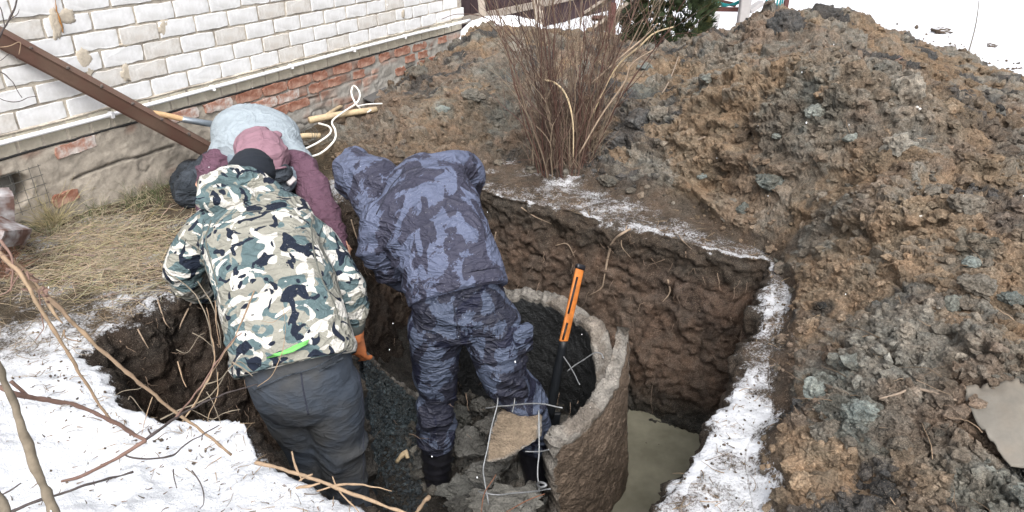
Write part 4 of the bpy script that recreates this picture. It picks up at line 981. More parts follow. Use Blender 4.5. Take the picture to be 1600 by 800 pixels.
# ---- cloth materials
def weave(n, b, amt=.25, scale=700):
    t = noise(n, scale, 2, .5); t2 = noise(n, 35, 5, .6); h = math_(n, 'MULTIPLY_ADD', t.outputs[0], .5, t2.outputs[0]); return h
def layers(name, base, lays, rough=.85, dirt=.15, sheen=.0):
    m, n, b = new_mat(name); tc = N(n, 'ShaderNodeTexCoord'); c = base
    for i, (sc_, lo, hi, colr, stretch, jag, dist, rot_) in enumerate(lays):
        mp = N(n, 'ShaderNodeMapping'); mp.inputs['Scale'].default_value = stretch; mp.inputs['Location'].default_value = (i*3.7+(.33 if name == 'camouflage_cloth' else 0), i*1.9, i*5.3); mp.inputs['Rotation'].default_value = rot_
        n.links.new(tc.outputs['Object'], mp.inputs[0])
        t = noise(n, sc_, 1.2, .45, vec=mp.outputs[0], dist=dist); s = t.outputs[0]
        if jag:
            mp2 = N(n, 'ShaderNodeMapping'); mp2.inputs['Scale'].default_value = (1, 1, .35); n.links.new(mp.outputs[0], mp2.inputs[0])
            t2 = noise(n, sc_*jag[0], 3, .7, vec=mp2.outputs[0]); s = math_(n, 'MULTIPLY_ADD', math_(n, 'SUBTRACT', t2.outputs[0], .5), jag[1], s)
        r = ramp(n, s, [(lo, 0.0), (hi, 1.0)]); c = mix(n, r.outputs[0], c, colr)
    d1 = noise(n, 6, 5, .65); rd1 = ramp(n, d1.outputs[0], [(.35, 1-dirt), (.65, 1.0)]); c = mix(n, 1.0, c, rd1.outputs[0], 'MULTIPLY')
    wv = noise(n, 900, 2, .6); rw = ramp(n, wv.outputs[0], [(.3, .85), (.7, 1.0)]); c = mix(n, 1.0, c, rw.outputs[0], 'MULTIPLY')
    sp_ = noise(n, 260, 2, .5); rs_ = ramp(n, sp_.outputs[0], [(.735, 0.0), (.76, .8)]); c = mix(n, rs_.outputs[0], c, (.7, .72, .75))
    n.links.new(c, b.inputs['Base Color']); b.inputs['Roughness'].default_value = rough; b.inputs['Specular IOR Level'].default_value = .2
    b.inputs['Sheen Weight'].default_value = sheen
    creases(n, b, tc.outputs['Object'], .022, .62 if name == 'camouflage_cloth' else .58, 5.5, fine=wv.outputs[0]); return m
M['camo'] = layers('camouflage_cloth', (.29, .285, .245), [
    (8.6, .50, .505, (.105, .155, .165), (1, 1, 1.15), (4.0, .10), 1.0, (0, .3, 0)),
    (9.2, .565, .57, (.62, .605, .56), (1, 1, 1.3), (4.5, .12), 1.2, (0, -.3, 0)),
    (11, .60, .605, (.014, .02, .036), (1, 1, .9), (3.0, .16), 1.6, (0, .6, 0))], dirt=.22)
M['night'] = layers('dark_digital_cloth', (.106, .124, .192), [
    (7.0, .545, .55, (.044, .045, .070), (1, 1.4, .8), (11, .30), .5, (0, -.5, 0)),
    (10.5, .585, .59, (.040, .041, .064), (1.5, 1, .7), (9, .22), .8, (0, -.5, 0))], rough=.6, dirt=.15)
M['nightdark'] = layers('dark_digital_trousers', (.078, .096, .146), [
    (8, .50, .505, (.026, .028, .044), (1, 1, .8), (9, .25), .6, (0, -.2, 0)),
    (8, .60, .605, (.016, .018, .036), (1.5, 1, .8), (9, .22), .8, (0, 0, 0))], rough=.55, dirt=.3)
M['jeans'] = simple('charcoal_jersey', (.044, .056, .076), .95, .35, 9, .25, .01, c2=(.055, .058, .062), scale2=4)
M['knit_dark'] = simple('dark_knit', (.016, .02, .028), .95, .3, 300, .5, .002)
M['maroon'] = simple('maroon_fleece', (.115, .060, .088), .95, .2, 30, .25, .006)
M['mauve'] = simple('mauve_fleece', (.25, .145, .18), .95, .15, 22, .3, .006)
M['palegrey'] = simple('pale_grey_fleece', (.28, .325, .36), .95, .15, 18, .3, .006)
M['midgrey'] = simple('mid_grey_fleece', (.17, .21, .25), .95, .2, 22, .3, .006)
M['darkcloth'] = simple('dark_workwear', (.022, .028, .036), .9, .4, 12, .35, .01, c2=(.05, .06, .075))
M['rubber'] = simple('black_rubber', (.012, .012, .016), .35, .4, 25, .25, .005, spec=.5)
M['glove'] = simple('orange_glove', (.52, .17, .06), .8, .3, 40, .5, .003, c2=(.30, .11, .05))
M['lime'] = simple('lime_vest', (.15, .46, .12), .7, .1, 20, .2)
M['inner'] = simple('green_vest', (.04, .05, .04), .9)

# ============ man in green camouflage
W1 = np.array((1, .05, .12)); hem = P(458, 556, 2.60)
sh1 = P(402, 352, 2.93)
J = dict(hip=P(470, 600, 2.66), waist=P(455, 530, 2.66), chest=P(420, 420, 2.80), sh=P(400, 345, 2.92), neck=P(392, 305, 3.02), w=W1,
         armL=[P(330, 360, 2.95), P(290, 425, 2.98), P(330, 455, 3.22)], armR=[P(480, 365, 2.92), P(532, 440, 2.88), P(550, 512, 2.90)],
         legL=[P(436, 610, 2.68), P(486, 722, 2.90), P(512, 858, 3.06)], legR=[P(510, 605, 2.68), P(530, 722, 2.86), P(555, 858, 3.05)], glove='R')
for k_ in ('legL', 'legR'): J[k_][2] = np.array((J[k_][2][0], J[k_][2][1], floor_z(J[k_][2][0], J[k_][2][1])+.07))
hd1 = P(394, 272, 3.12)
camo = person(np.array((J['legL'][2][0]+.06, J['legL'][2][1], FLOOR)), 'man in green and cream camouflage jacket and charcoal trousers bending over, orange glove', J, None, hd1, (nrm((-.05, .35, .5)), nrm((0, .9, -.5))))
tors = loft([(P(462, 566, 2.60), .225, .165, W1), (P(456, 535, 2.62), .225, .165, W1), (P(440, 480, 2.68), .228, .16, W1), (P(424, 425, 2.76), .225, .155, (1, .05, .06)), (P(408, 375, 2.86), .238, .15, (1, 0, .02)), (P(400, 345, 2.93), .225, .12, (1, 0, 0)), (P(394, 320, 2.99), .15, .09, (1, 0, 0)), (P(391, 305, 3.02), .09, .07, (1, 0, 0))], 26)
slR = limb([P(462, 362, 2.92), P(494, 385, 2.90), P(528, 438, 2.87), P(540, 470, 2.88), P(547, 503, 2.90)], [.10, .098, .082, .080, .066])
slL = limb([P(338, 358, 2.93), P(312, 380, 2.94), P(288, 420, 2.98), P(305, 447, 3.12), P(330, 455, 3.24)], [.10, .092, .085, .075, .06])
pocket = [J['armR'][1], J['armL'][1], P(470, 380, 2.9), P(340, 380, 2.9), P(440, 520, 2.6)]
fj = folds((.1, -.2, 1), .024, 13, 5, .3, near_pts(pocket, .2, .35))
jm = solid('jacket', [tors, slR, slL], .0105, M['camo'], 5, fj); jk = obj('jacket', jm, camo)
# hem band and cuff
V, F = loft([(P(463, 571, 2.595), .222, .162, W1), (P(461, 560, 2.60), .232, .172, W1), (P(459, 549, 2.61), .226, .166, W1)], 40); obj('hem', mesh_np('hem', V, F, M['camo']), camo)
V, F = limb([P(546, 497, 2.895), P(549, 512, 2.90)], [.060, .056]); obj('cuff', mesh_np('cuff', V, F, simple('dark_cuff', (.07, .08, .075), .9)), camo)
# folded hood
hoodp = [limb([P(322, 312, 2.86), P(332, 292, 2.88), P(365, 283, 2.93), P(405, 288, 2.98), P(432, 305, 2.98)], [.045, .060, .066, .058, .04]), limb([P(330, 318, 2.84), P(370, 308, 2.85), P(418, 312, 2.92)], [.035, .055, .035]), limb([P(345,300,2.93),P(395,303,2.96)],[.06,.05])]
obj('hood', solid('hood', hoodp, .009, M['camo'], 4, folds((.3, 1, .2), .022, 16, 9, .5)), camo)
# beanie
up1, f1 = nrm((-.05, .35, .5)), nrm((0, .9, -.5)); rt = np.cross(f1, up1)
bn = obj('beanie', solid('beanie', [ball(hd1+up1*.012, (.098, .115, .108), np.array([rt, f1, up1])), limb([hd1-up1*.07, hd1-up1*.11-f1*.02], [.085, .08])], .008, M['knit_dark'], 5, folds(up1, .005, 22, 3)), camo)
# trousers
tr = [loft([(P(460, 548, 2.62), .195, .14, W1), (P(468, 580, 2.63), .20, .15, W1), (P(474, 612, 2.66), .185, .14, (1, 0, .04)), (P(482, 640, 2.70), .145, .11, (1, 0, 0))], 24),
      limb([P(436, 598, 2.66), P(458, 655, 2.77), P(486, 722, 2.90), P(500, 780, 2.98), J['legL'][2]], [.112, .100, .078, .074, .07]),
      limb([P(512, 598, 2.66), P(524, 655, 2.75), P(533, 718, 2.86), P(547, 780, 2.95), J['legR'][2]], [.125, .116, .096, .086, .078])]
ft = folds((.35, 0, 1), .022, 8, 21, .45, near_pts([P(460, 722, 2.8), P(531, 722, 2.8), P(475, 640, 2.65), P(545, 790, 2.9)], .17, .3))
trm = solid('trousers', tr, .0105, M['jeans'], 6, ft); tro = obj('trousers', trm, camo)
mb = MB(); mb.tube(spline([P(499, 580, 2.505), P(518, 570, 2.50), P(537, 559, 2.505)], 12), .005, 6); mb.build('pocket_welt', M['darkcloth'], tro)
mb = MB(); mb.tube(spline([P(395, 612, 2.49), P(440, 590, 2.465), P(490, 575, 2.47), P(540, 548, 2.50)], 20), .003, 6); mb.build('seam', M['darkcloth'], tro)
# lime vest hem
V, F = loft([(P(461, 567, 2.60), .214, .160, W1), (P(463, 577, 2.60), .217, .163, W1)], 40)
k = np.array(V); keepf = [f for f in F if len(f) == 4 and all(proj(k[i])[0] > 412 and proj(k[i])[0] < 484 for i in f)]
mb = MB(); q = [P(u, v, z) for u, v, z in [(414,560,2.440),(432,556,2.425),(455,550,2.42),(476,541,2.425),(481,534,2.44),(481,538,2.44),(462,546,2.415),(440,554,2.41),(420,559,2.425)]]
a = np.array([P(u, v, z) for u, v, z in [(415,556,2.445),(434,551,2.43),(456,545,2.425),(481,535,2.435)]]); b = np.array([P(u, v, z) for u, v, z in [(416,560,2.43),(436,556,2.415),(458,550,2.41),(480,538,2.43)]])
V = np.vstack([a, b, a+np.array((0, .02, 0)), b+np.array((0, .02, 0))]); F = [(i, i+1, i+5, i+4) for i in range(3)]+[(i+9, i+8, i+12, i+13) for i in range(3)]+[(i+4, i+5, i+13, i+12) for i in range(3)]+[(0, 4, 12, 8), (3, 11, 15, 7)]
obj('vest_hem', mesh_np('vest_hem', V, F, M['lime']), camo)
# gloved right hand reaching for the ring
hp_ = []; hand(hp_, P(551, 515, 2.90), P(556, 552, 2.96)-P(551, 512, 2.90), np.array((.3, .9, 0)), 1.28, .45, -1); hp_.append(limb([P(548, 506, 2.9), P(552, 526, 2.91)], [.05, .046]))
obj('glove', solid('glove', hp_, .005, M['glove'], 2, folds((0, 0, 1), .003, 40, 2)), camo)
for s_ in ('L', 'R'):
    f = J['leg'+s_][2]; g = []; g.append(limb([f+np.array((0, 0, .18)), f+np.array((0, 0, .02))], [.06, .06])); g.append(limb([f-np.array((0, .03, .025)), f+np.array((0, .09, -.03)), f+np.array((0, .17, -.035))], [.05, .05, .042]))
    obj('boot', solid('boot', g, .009, M['rubber'], 3), camo)

# ============ man in blue camouflage suit
W2 = nrm((1, .12, .58)); W2b = nrm((.86, .30, .36))
J = dict(hip=P(715, 490, 3.05), waist=P(708, 440, 3.03), chest=P(680, 360, 3.08), sh=P(650, 305, 3.16), neck=P(612, 285, 3.26), w=W2b,
         armL=[P(592, 345, 3.12), P(598, 412, 3.20), P(640, 445, 3.42)], armR=[P(705, 268, 3.22), P(738, 276, 3.38), P(700, 385, 3.52)],
         legL=[P(678, 510, 3.06), P(685, 617, 3.27), P(683, 748, 3.52)], legR=[P(768, 505, 3.06), P(800, 590, 3.12), P(838, 742, 3.50)])
for k_ in ('legL', 'legR'):
    q = J[k_][2]; J[k_][2] = np.array((q[0], q[1], q[2]))
hd2 = P(563, 276, 3.34)
up2, f2 = nrm((-.45, .35, .15)), nrm((.1, .75, -.65))
blue = person(np.array((J['legL'][2][0]+.2, J['legL'][2][1], FLOOR+.05)), 'man in hooded blue camouflage suit and black boots bending inside the broken ring', J, None, hd2, (up2, f2))
tors = loft([(P(713, 448, 3.00), .222, .155, W2), (P(708, 432, 3.01), .220, .155, W2), (P(695, 392, 3.03), .215, .15, W2), (P(676, 345, 3.09), .228, .15, W2b), (P(658, 310, 3.15), .232, .14, W2b), (P(645, 292, 3.19), .19, .115, W2b), (P(628, 282, 3.23), .12, .09, W2b)], 26)
slR = limb([P(690, 272, 3.20), P(712, 262, 3.26), P(733, 272, 3.35), P(725, 315, 3.45), P(702, 372, 3.50)], [.095, .085, .075, .07, .055])
slL = limb([P(598, 345, 3.12), P(590, 378, 3.14), P(600, 408, 3.20), P(625, 432, 3.34), P(648, 442, 3.44)], [.100, .088, .078, .068, .055])
fj = folds((-.25, .35, 1), .024, 12, 35, .35, near_pts([P(598, 405, 3.1), P(733, 275, 3.3), P(700, 420, 2.9), P(640, 300, 3.1)], .2, .4))
obj('jacket', solid('jacket', [tors, slR, slL], .0105, M['night'], 5, fj), blue)
V, F = loft([(P(716, 461, 2.995), .219, .154, W2), (P(714, 452, 3.0), .223, .158, W2), (P(711, 438, 3.005), .217, .153, W2)], 44); obj('hem', mesh_np('hem', V, F, M['night']), blue)
mb = MB(); mb.tube(spline([P(562, 352, 2.99), P(588, 320, 2.985), P(620, 290, 3.0), P(655, 268, 3.05), P(690, 256, 3.12)], 24), .003, 6)
hm_ = obj('hood', solid('hood', [ball(P(556, 250, 3.36), (.07, .07, .07)), ball(hd2, (.118, .135, .138), np.array([np.cross(f2, up2), f2, up2])), ball(hd2+up2*.06, (.09, .10, .10), np.array([np.cross(f2, up2), f2, up2])), limb([hd2-up2*.03, P(594, 283, 3.27), P(612, 290, 3.25)], [.118, .105, .085]), limb([hd2+f2*.02, P(578, 312, 3.26), P(588, 335, 3.20)], [.10, .092, .07])], .0095, M['night'], 6, folds((.7, 0, .5), .018, 14, 50, .4)), blue)
tr = [loft([(P(712, 448, 3.03), .195, .14, W2), (P(716, 475, 3.03), .208, .145, W2), (P(722, 505, 3.06), .205, .14, nrm((1, .1, .2))), (P(722, 516, 3.08), .17, .12, (1, 0, 0))], 24),
      limb([P(682, 505, 3.06), P(680, 560, 3.15), P(683, 605, 3.25), P(683, 618, 3.28), P(682, 640, 3.30), P(682, 690, 3.40)], [.126, .110, .096, .082, .090, .084]),
      limb([P(764, 500, 3.05), P(776, 545, 3.08), P(792, 590, 3.15), P(812, 612, 3.20), P(824, 642, 3.25), P(838, 690, 3.36)], [.132, .118, .108, .092, .100, .086])]
ft = folds((.0, 0, 1), .026, 12, 61, .4, near_pts([P(685, 610, 3.2), P(800, 595, 3.1), P(722, 520, 3), P(685, 680, 3.3), P(825, 640, 3.2)], .16, .35))
trb = obj('trousers', solid('trousers', tr, .0105, M['nightdark'], 5, ft), blue)
for (u, v, z, rr_) in [(683, 622, 3.28, .092), (812, 622, 3.24, .092)]:
    V, F = limb([P(u, v-5, z-.01), P(u+1, v+5, z)], [rr_, rr_]); 
q = P(815, 530, 3.02); mb = MB(); mb.box(q, (.10, .05, .13), rotm(np.random.RandomState(4))*0+np.array([nrm((.8, .6, 0)), nrm((-.6, .8, 0)), (0, 0, 1)])); pk = mb.mesh('cargo_pocket', M['nightdark'], True); bevel(pk, .012, 2); obj('cargo_pocket', pk, trb)
for s_, kk in (('L', 0), ('R', 1)):
    f = J['leg'+s_][2]; kn = [P(682, 672, 3.38), P(828, 672, 3.36)][kk]; d = nrm(f-kn); fd = nrm((.12, .9, -.0)) if kk == 0 else nrm((.2, .9, 0)); up = np.array((0, 0, 1.))
    g = [limb([kn, kn*.5+f*.5, f], [.083, .076, .066]), limb([f-fd*.035-up*.02, f+fd*.06-up*.03, f+fd*.15-up*.04], [.056, .052, .045])]
    bo = obj('boot', solid('boot', g, .0085, M['rubber'], 3, folds((0, 0, 1), .006, 16, 70+kk, .3)), blue)
    V, F = limb([f-fd*.06-up*.055, f+fd*.05-up*.062, f+fd*.17-up*.07], [.05, .05, .045]); V[:, 2] = f[2]-.062+(V[:, 2]-f[2]+.062)*.35
    obj('sole', mesh_np('sole', V, F, M['rubber']), bo)
    # pale maker's badge at the heel
    q = f-fd*.094-up*.008; mb = MB(); V, F = beam(q-np.array((.026, 0, .003)), q+np.array((.026, 0, .004)), .018, .005, (0, 1, 0)); mb.add(V, F); bd = mb.mesh('badge', simple('badge', (.45, .46, .48), .5, .5, 200, 0)); obj('badge', bd, bo)

# ============ kneeling man
W3 = nrm((1, -.05, -.12))
J = dict(hip=P(395, 225, 4.42), waist=P(398, 210, 4.25), chest=P(400, 212, 4.1), sh=P(404, 228, 3.97), neck=P(408, 236, 3.86), w=W3,
         armL=[P(350, 232, 3.95), P(332, 296, 3.78), P(352, 372, 3.62)], armR=[P(462, 248, 3.93), P(495, 306, 3.78), P(522, 362, 3.66)],
         legL=[P(375, 235, 4.42), P(305, 300, 3.98), P(300, 262, 4.42)], legR=[P(425, 240, 4.42), P(455, 305, 3.92), P(430, 262, 4.45)], footL=np.array((0, .8, -.2)), footR=np.array((0, .8, -.2)))
hd3 = P(410, 246, 3.72); up3, f3 = nrm((.02, -.75, .30)), nrm((.12, -.30, -.95))
knee = person(np.array((-1.5, 4.1, 0)), 'man in pale grey and maroon hooded sweatshirt kneeling at the far pit rim', J, None, hd3, (up3, f3), False)
tors = loft([(P(396, 232, 4.40), .22, .15, W3), (P(397, 212, 4.28), .235, .16, W3), (P(400, 212, 4.12), .245, .17, W3), (P(403, 225, 4.00), .245, .15, W3), (P(406, 236, 3.92), .20, .13, W3), (P(408, 242, 3.86), .14, .11, W3)], 26)
yoke = []
jk3 = solid('sweatshirt', [tors, limb([P(368, 235, 3.98), P(350, 240, 3.94)], [.11, .095]), limb([P(448, 245, 3.97), P(463, 256, 3.92)], [.11, .095])], .0105, M['palegrey'], 6, folds((0, 1, .3), .016, 11, 81, .4))
obj('sweatshirt', jk3, knee)
fs = folds((0, 0, 1), .018, 14, 84, .35)
obj('sleeve', solid('sleeve', [limb([P(350, 250, 3.92), P(334, 275, 3.86), P(330, 305, 3.77), P(338, 340, 3.68), P(352, 372, 3.62)], [.098, .090, .084, .078, .058])], .0105, M['maroon'], 4, fs), knee)
obj('sleeve', solid('sleeve', [limb([P(464, 258, 3.90), P(482, 284, 3.84), P(497, 312, 3.77), P(510, 338, 3.71), P(524, 366, 3.65), P(530, 392, 3.6)], [.094, .082, .076, .070, .056, .045])], .0105, M['maroon'], 4, fs), knee)
Rm = np.array([np.cross(f3, up3), f3, up3])
hd_ = solid('hood', [ball(hd3, (.132, .122, .145), Rm), ball(hd3+up3*.015+f3*.03, (.128, .10, .125), Rm), limb([hd3-f3*.02, P(400, 232, 3.92)], [.13, .12]), ball(P(432, 212, 3.80), (.035, .035, .03))], .009, M['mauve'], 6, folds((1, 0, .1), .014, 14, 90, .4)); hh = obj('hood', hd_, knee)
mb = MB(); mb.tube(spline([P(408, 205, 3.66), P(412, 225, 3.60), P(412, 250, 3.60)], 14), .0035, 6); mb.tube(spline([P(372, 256, 3.66), P(395, 262, 3.60), P(425, 264, 3.60), P(447, 261, 3.66)], 18), .006, 6); mb.build('seam', M['mauve'], hh)
V, F = limb([P(380, 268, 3.70), P(412, 275, 3.66), P(444, 270, 3.70)], [.05, .055, .05]); obj('hood_lining', mesh_np('hood_lining', V, F, M['darkcloth']), hh)
V, F = limb([P(372, 262, 3.86), P(378, 282, 3.80), P(420, 296, 3.76), P(452, 282, 3.80), P(462, 262, 3.86)], [.04, .05, .06, .05, .04]); obj('front_panel', mesh_np('front_panel', V, F, M['midgrey']), knee)
V, F = limb([P(368, 226, 3.90), P(366, 250, 3.84), P(378, 276, 3.80)], [.030, .036, .036]); obj('side_panel', mesh_np('side_panel', V, F, M['midgrey']), knee)
tr = [loft([(P(396, 228, 4.44), .20, .15, W3), (P(396, 240, 4.36), .20, .15, W3)], 20), limb([P(375, 240, 4.40), P(335, 268, 4.2), P(300, 296, 4.02)], [.13, .12, .098]), limb([P(300, 300, 4.00), P(292, 286, 4.2), P(298, 268, 4.42)], [.098, .09, .075]),
      limb([P(425, 242, 4.40), P(440, 280, 4.15), P(456, 302, 3.95)], [.13, .115, .09]), limb([P(456, 304, 3.95), P(440, 286, 4.2), P(430, 268, 4.42)], [.09, .085, .075])]
obj('trousers', solid('trousers', tr, .011, M['darkcloth'], 4, folds((.3, 1, 0), .014, 13, 95, .4)), knee)
for k_ in ('legL', 'legR'):
    f = J[k_][2]; g = [limb([f, f+np.array((0, .08, -.03)), f+np.array((0, .16, -.09))], [.06, .055, .045])]; obj('boot', solid('boot', g, .01, M['rubber'], 3), knee)
q = P(424, 284, 3.58); mb = MB(); mb.box(P(502-6, 300, 3.62)*0+P(455, 283, 3.72), (.05, .03, .04), rotm(np.random.RandomState(8))); bk = mb.mesh('strap_buckle', M['galv'], False); bevel(bk, .004); obj('strap_buckle', bk, knee)

# seams laid on the finished cloth
from mathutils.bvhtree import BVHTree
def bvh_objs(os_):
    vs, fs, n = [], [], 0
    for o in os_:
        off = np.array(o.location); q = o.parent
        while q is not None: off = off+np.array(q.location); q = q.parent
        V = get_v(o.data)+off; vs += [tuple(v) for v in V]; fs += [tuple(i+n for i in p.vertices) for p in o.data.polygons]; n += len(V)
    return BVHTree.FromPolygons(vs, fs)
def seam_on(os_, pts, r_, mat, parent, name='seam', n=30, lift=0.0):
    B = bvh_objs(os_); q = spline(np.array([(u, v, 0) for u, v in pts], float), n); out = []
    for u, v, _ in q:
        d = P(u, v, 1.0)-np.array((0, 0, CAM_H)); h = B.ray_cast(Vector((0, 0, CAM_H)), Vector(d))
        if h[0] is not None: out.append(np.array(h[0])-nrm(d)*lift)
    if len(out) > 3: MB().tube(np.array(out), r_, 5).build(name, M[mat], parent)
def kid(root, nm): return [c for c in root.children if c.name.split('.')[0] == nm]
M['seam_dark'] = simple('dark_thread', (.03, .033, .05), .9)
M['seam_grey'] = simple('grey_thread', (.12, .125, .11), .9)
bj = kid(blue, 'jacket')[0]; bh = kid(blue, 'hood')[0]; cj = kid(camo, 'jacket')[0]
seam_on([bj, bh], [(563,362),(574,332),(600,307),(630,285),(665,262),(688,255)], .0014, 'seam_dark', bj)
seam_on([bj, bh], [(632,262),(625,275),(612,290),(600,312),(588,335)], .0035, 'seam_dark', bj)
seam_on([cj], [(486,345),(489,385),(500,430),(520,470),(530,500)], .0035, 'seam_grey', cj)
seam_on([cj], [(330,345),(322,375),(330,410),(340,445)], .0035, 'seam_grey', cj)
seam_on([cj], [(352,335),(400,330),(450,332),(488,350)], .002, 'seam_grey', cj)
seam_on(kid(blue, 'trousers'), [(708,470),(712,495),(720,530)], .003, 'seam_dark', trb)
seam_on(kid(camo, 'trousers'), [(470,580),(474,610),(482,648)], .003, 'seam_dark', tro)
seam_on(kid(camo, 'trousers'), [(553,560),(566,620),(568,700),(568,750)], .002, 'seam_dark', tro)

# ---------------------------------------------------------------- broken concrete well ring
RZ0 = FLOOR-.05
def concmat(name, wet=0.0):
    m, n, b = new_mat(name); at = N(n, 'ShaderNodeAttribute'); at.attribute_name = 'Col'; g = N(n, 'ShaderNodeNewGeometry'); v = g.outputs['Position']
    t1 = noise(n, 22, 6, .7, vec=v); t2 = noise(n, 120, 4, .7, vec=v); vo = N(n, 'ShaderNodeTexVoronoi'); vo.inputs['Scale'].default_value = 85; n.links.new(v, vo.inputs['Vector'])
    r1 = ramp(n, t1.outputs[0], [(.3, .5), (.68, 1.0)]); r2 = ramp(n, t2.outputs[0], [(.3, .55), (.7, 1.0)])
    c = mix(n, 1.0, at.outputs['Color'], r1.outputs[0], 'MULTIPLY'); c = mix(n, 1.0, c, r2.outputs[0], 'MULTIPLY')
    n.links.new(c, b.inputs['Base Color']); b.inputs['Roughness'].default_value = .9-wet; b.inputs['Specular IOR Level'].default_value = .15+wet*.8
    h = math_(n, 'MULTIPLY_ADD', t2.outputs[0], .5, t1.outputs[0]); h = math_(n, 'MULTIPLY_ADD', vo.outputs['Distance'], .5, h); bump(n, b, h, .9, .014); return m
M['conc'] = concmat('old_concrete', .12)
RIMC = np.array((.36, .335, .30)); INNER = np.array((.032, .034, .036)); OUTER = np.array((.20, .150, .113))
def sector(name, th0, th1, ztop, zbot, inner_c, outer_c, ri=RIN, ro=ROUT, cen=RC, seed=0, nt_=90, nz_=70, rim_depth=.02, tilt=None, edge_c=None, amp=1.0, taper=0.0):
    """solid piece of ring wall; angles in radians, ztop a function of 0..1 along the arc"""
    th = np.linspace(th0, th1, nt_); s = np.linspace(0, 1, nt_); zt = np.array([ztop(q) for q in s]) + .034*fbm(th*7, 0*th, 0, 4, seed)+.010*fbm(th*22, 0*th, 0, 3, seed+1)
    prof = []                                   # (side, param): inner up, across the top, outer down, bottom
    V = []; C = []; nr_ = 9
    lay = [('i', t) for t in np.linspace(0, 1, nz_)] + [('t', t) for t in np.linspace(0, 1, nr_)[1:-1]] + [('o', t) for t in np.linspace(1, 0, nz_)]
    for j in range(nt_):
        ej = .02*fbm(np.array([0.]), np.array([0.]), 0, 2, seed)[0]
        for kind, t in lay:
            rj = ri+(ro-ri)*taper*s[j]
            if kind == 'i': r, z = rj, zbot+(zt[j]-zbot)*t
            elif kind == 'o': r, z = ro, zbot+(zt[j]-zbot)*t
            else: r, z = rj+(ro-rj)*t, zt[j]
            a = th[j]; endk = min(j, nt_-1-j)/(nt_-1.)
            if endk < .06: a += (.02*float(pn(z*14, t*2, 0, seed+4))+.016*float(pn(z*40, t*5, 1, seed+5)))*(1-endk/.06)*(1 if j < nt_/2 else -1)*2
            q = np.array((cen[0]+r*math.cos(a), cen[1]+r*math.sin(a), z)); V.append(q)
            c = inner_c if kind == 'i' else (outer_c if kind == 'o' else RIMC)
            if kind != 't' and t > 1-rim_depth/(max(zt[j]-zbot, .1)): c = RIMC*.8
            if endk < .02 and edge_c is not None: c = edge_c
            C.append(c)
    V = np.array(V); C = np.array(C); L = len(lay)
    # relief
    nrm_ = np.zeros_like(V); rv = V[:, :2]-np.array(cen); rr_ = np.hypot(*rv.T); d_ = rv/rr_[:, None]
    sgn = np.where(np.tile([{'i': -1, 't': 0, 'o': 1}[k] for k, _ in lay], nt_), np.tile([{'i': -1, 't': 0, 'o': 1}[k] for k, _ in lay], nt_), 0)
    rel = (.012*fbm(V[:, 0]*9, V[:, 1]*9, V[:, 2]*9, 4, seed+7)+.006*pn(V[:, 0]*45, V[:, 1]*45, V[:, 2]*45, seed+9))*amp
    V[:, :2] += d_*(rel*sgn)[:, None]; top = np.tile([1. if k == 't' else 0 for k, _ in lay], nt_)
    V[:, 2] += top*(.034*fbm(V[:, 0]*14, V[:, 1]*14, 0, 4, seed+11)+.016*pn(V[:, 0]*50, V[:, 1]*50, 0, seed+12))
    soil_ = sm(.05, .22, fbm(V[:, 0]*7, V[:, 1]*7, V[:, 2]*7, 4, seed+15))[:, None]; C = C*(1-.45*soil_)+np.array((.20, .15, .11))*.45*soil_*(C.mean(1, keepdims=True) > .07)+C*.45*soil_*(C.mean(1, keepdims=True) <= .07)
    C = C*(1+.45*fbm(V[:, 0]*10, V[:, 1]*10, V[:, 2]*10, 3, seed+13))[:, None]
    F = []
    for j in range(nt_-1):
        for k in range(L): k2 = (k+1) % L; F.append((j*L+k, (j+1)*L+k, (j+1)*L+k2, j*L+k2))
    n0 = len(V)
    F = np.array(F)
    # end caps as quads between the inner and the outer edge
    caps = []
    for j, fl_ in ((0, False), (nt_-1, True)):
        for k in range(nz_-1):
            q = (j*L+k, j*L+k+1, j*L+(L-2-k), j*L+(L-1-k)); caps.append(q[::-1] if fl_ else q)
    F = np.vstack([F, np.array(caps)])
    if tilt is not None:
        piv, ax, an = tilt; Rm = np.array(Matrix.Rotation(an, 3, Vector(ax))); V = (V-np.array(piv))@Rm.T+np.array(piv)
    me = mesh_np(name, V, F, M['conc'], np.clip(C, .004, .7)); bm = bmesh.new(); bm.from_mesh(me); bmesh.ops.recalc_face_normals(bm, faces=bm.faces[:]); bm.to_mesh(me); bm.free(); return me
ring = empty('well_ring', (RC[0], RC[1], FLOOR), 'broken concrete well ring with pale jagged rim and tar black inside, standing in the pit', 'well ring')
D2 = math.radians
def zt_main(q):                                # from the near right (-35 deg) round the back to 118 deg
    return -.43+.05*sm(.5, 1, np.array(q)) - .10*math.exp(-((q-.06)/.06)**2)
obj('ring_wall', sector('ring_wall', D2(-4), D2(118), lambda q: -.40-.26*math.exp(-((q-.0)/.13)**2)-.03*math.exp(-((q-.35)/.1)**2)-.25*sm(.93, 1, np.array(q)), RZ0, INNER, OUTER*.6, seed=3, nt_=150, rim_depth=.03), ring)
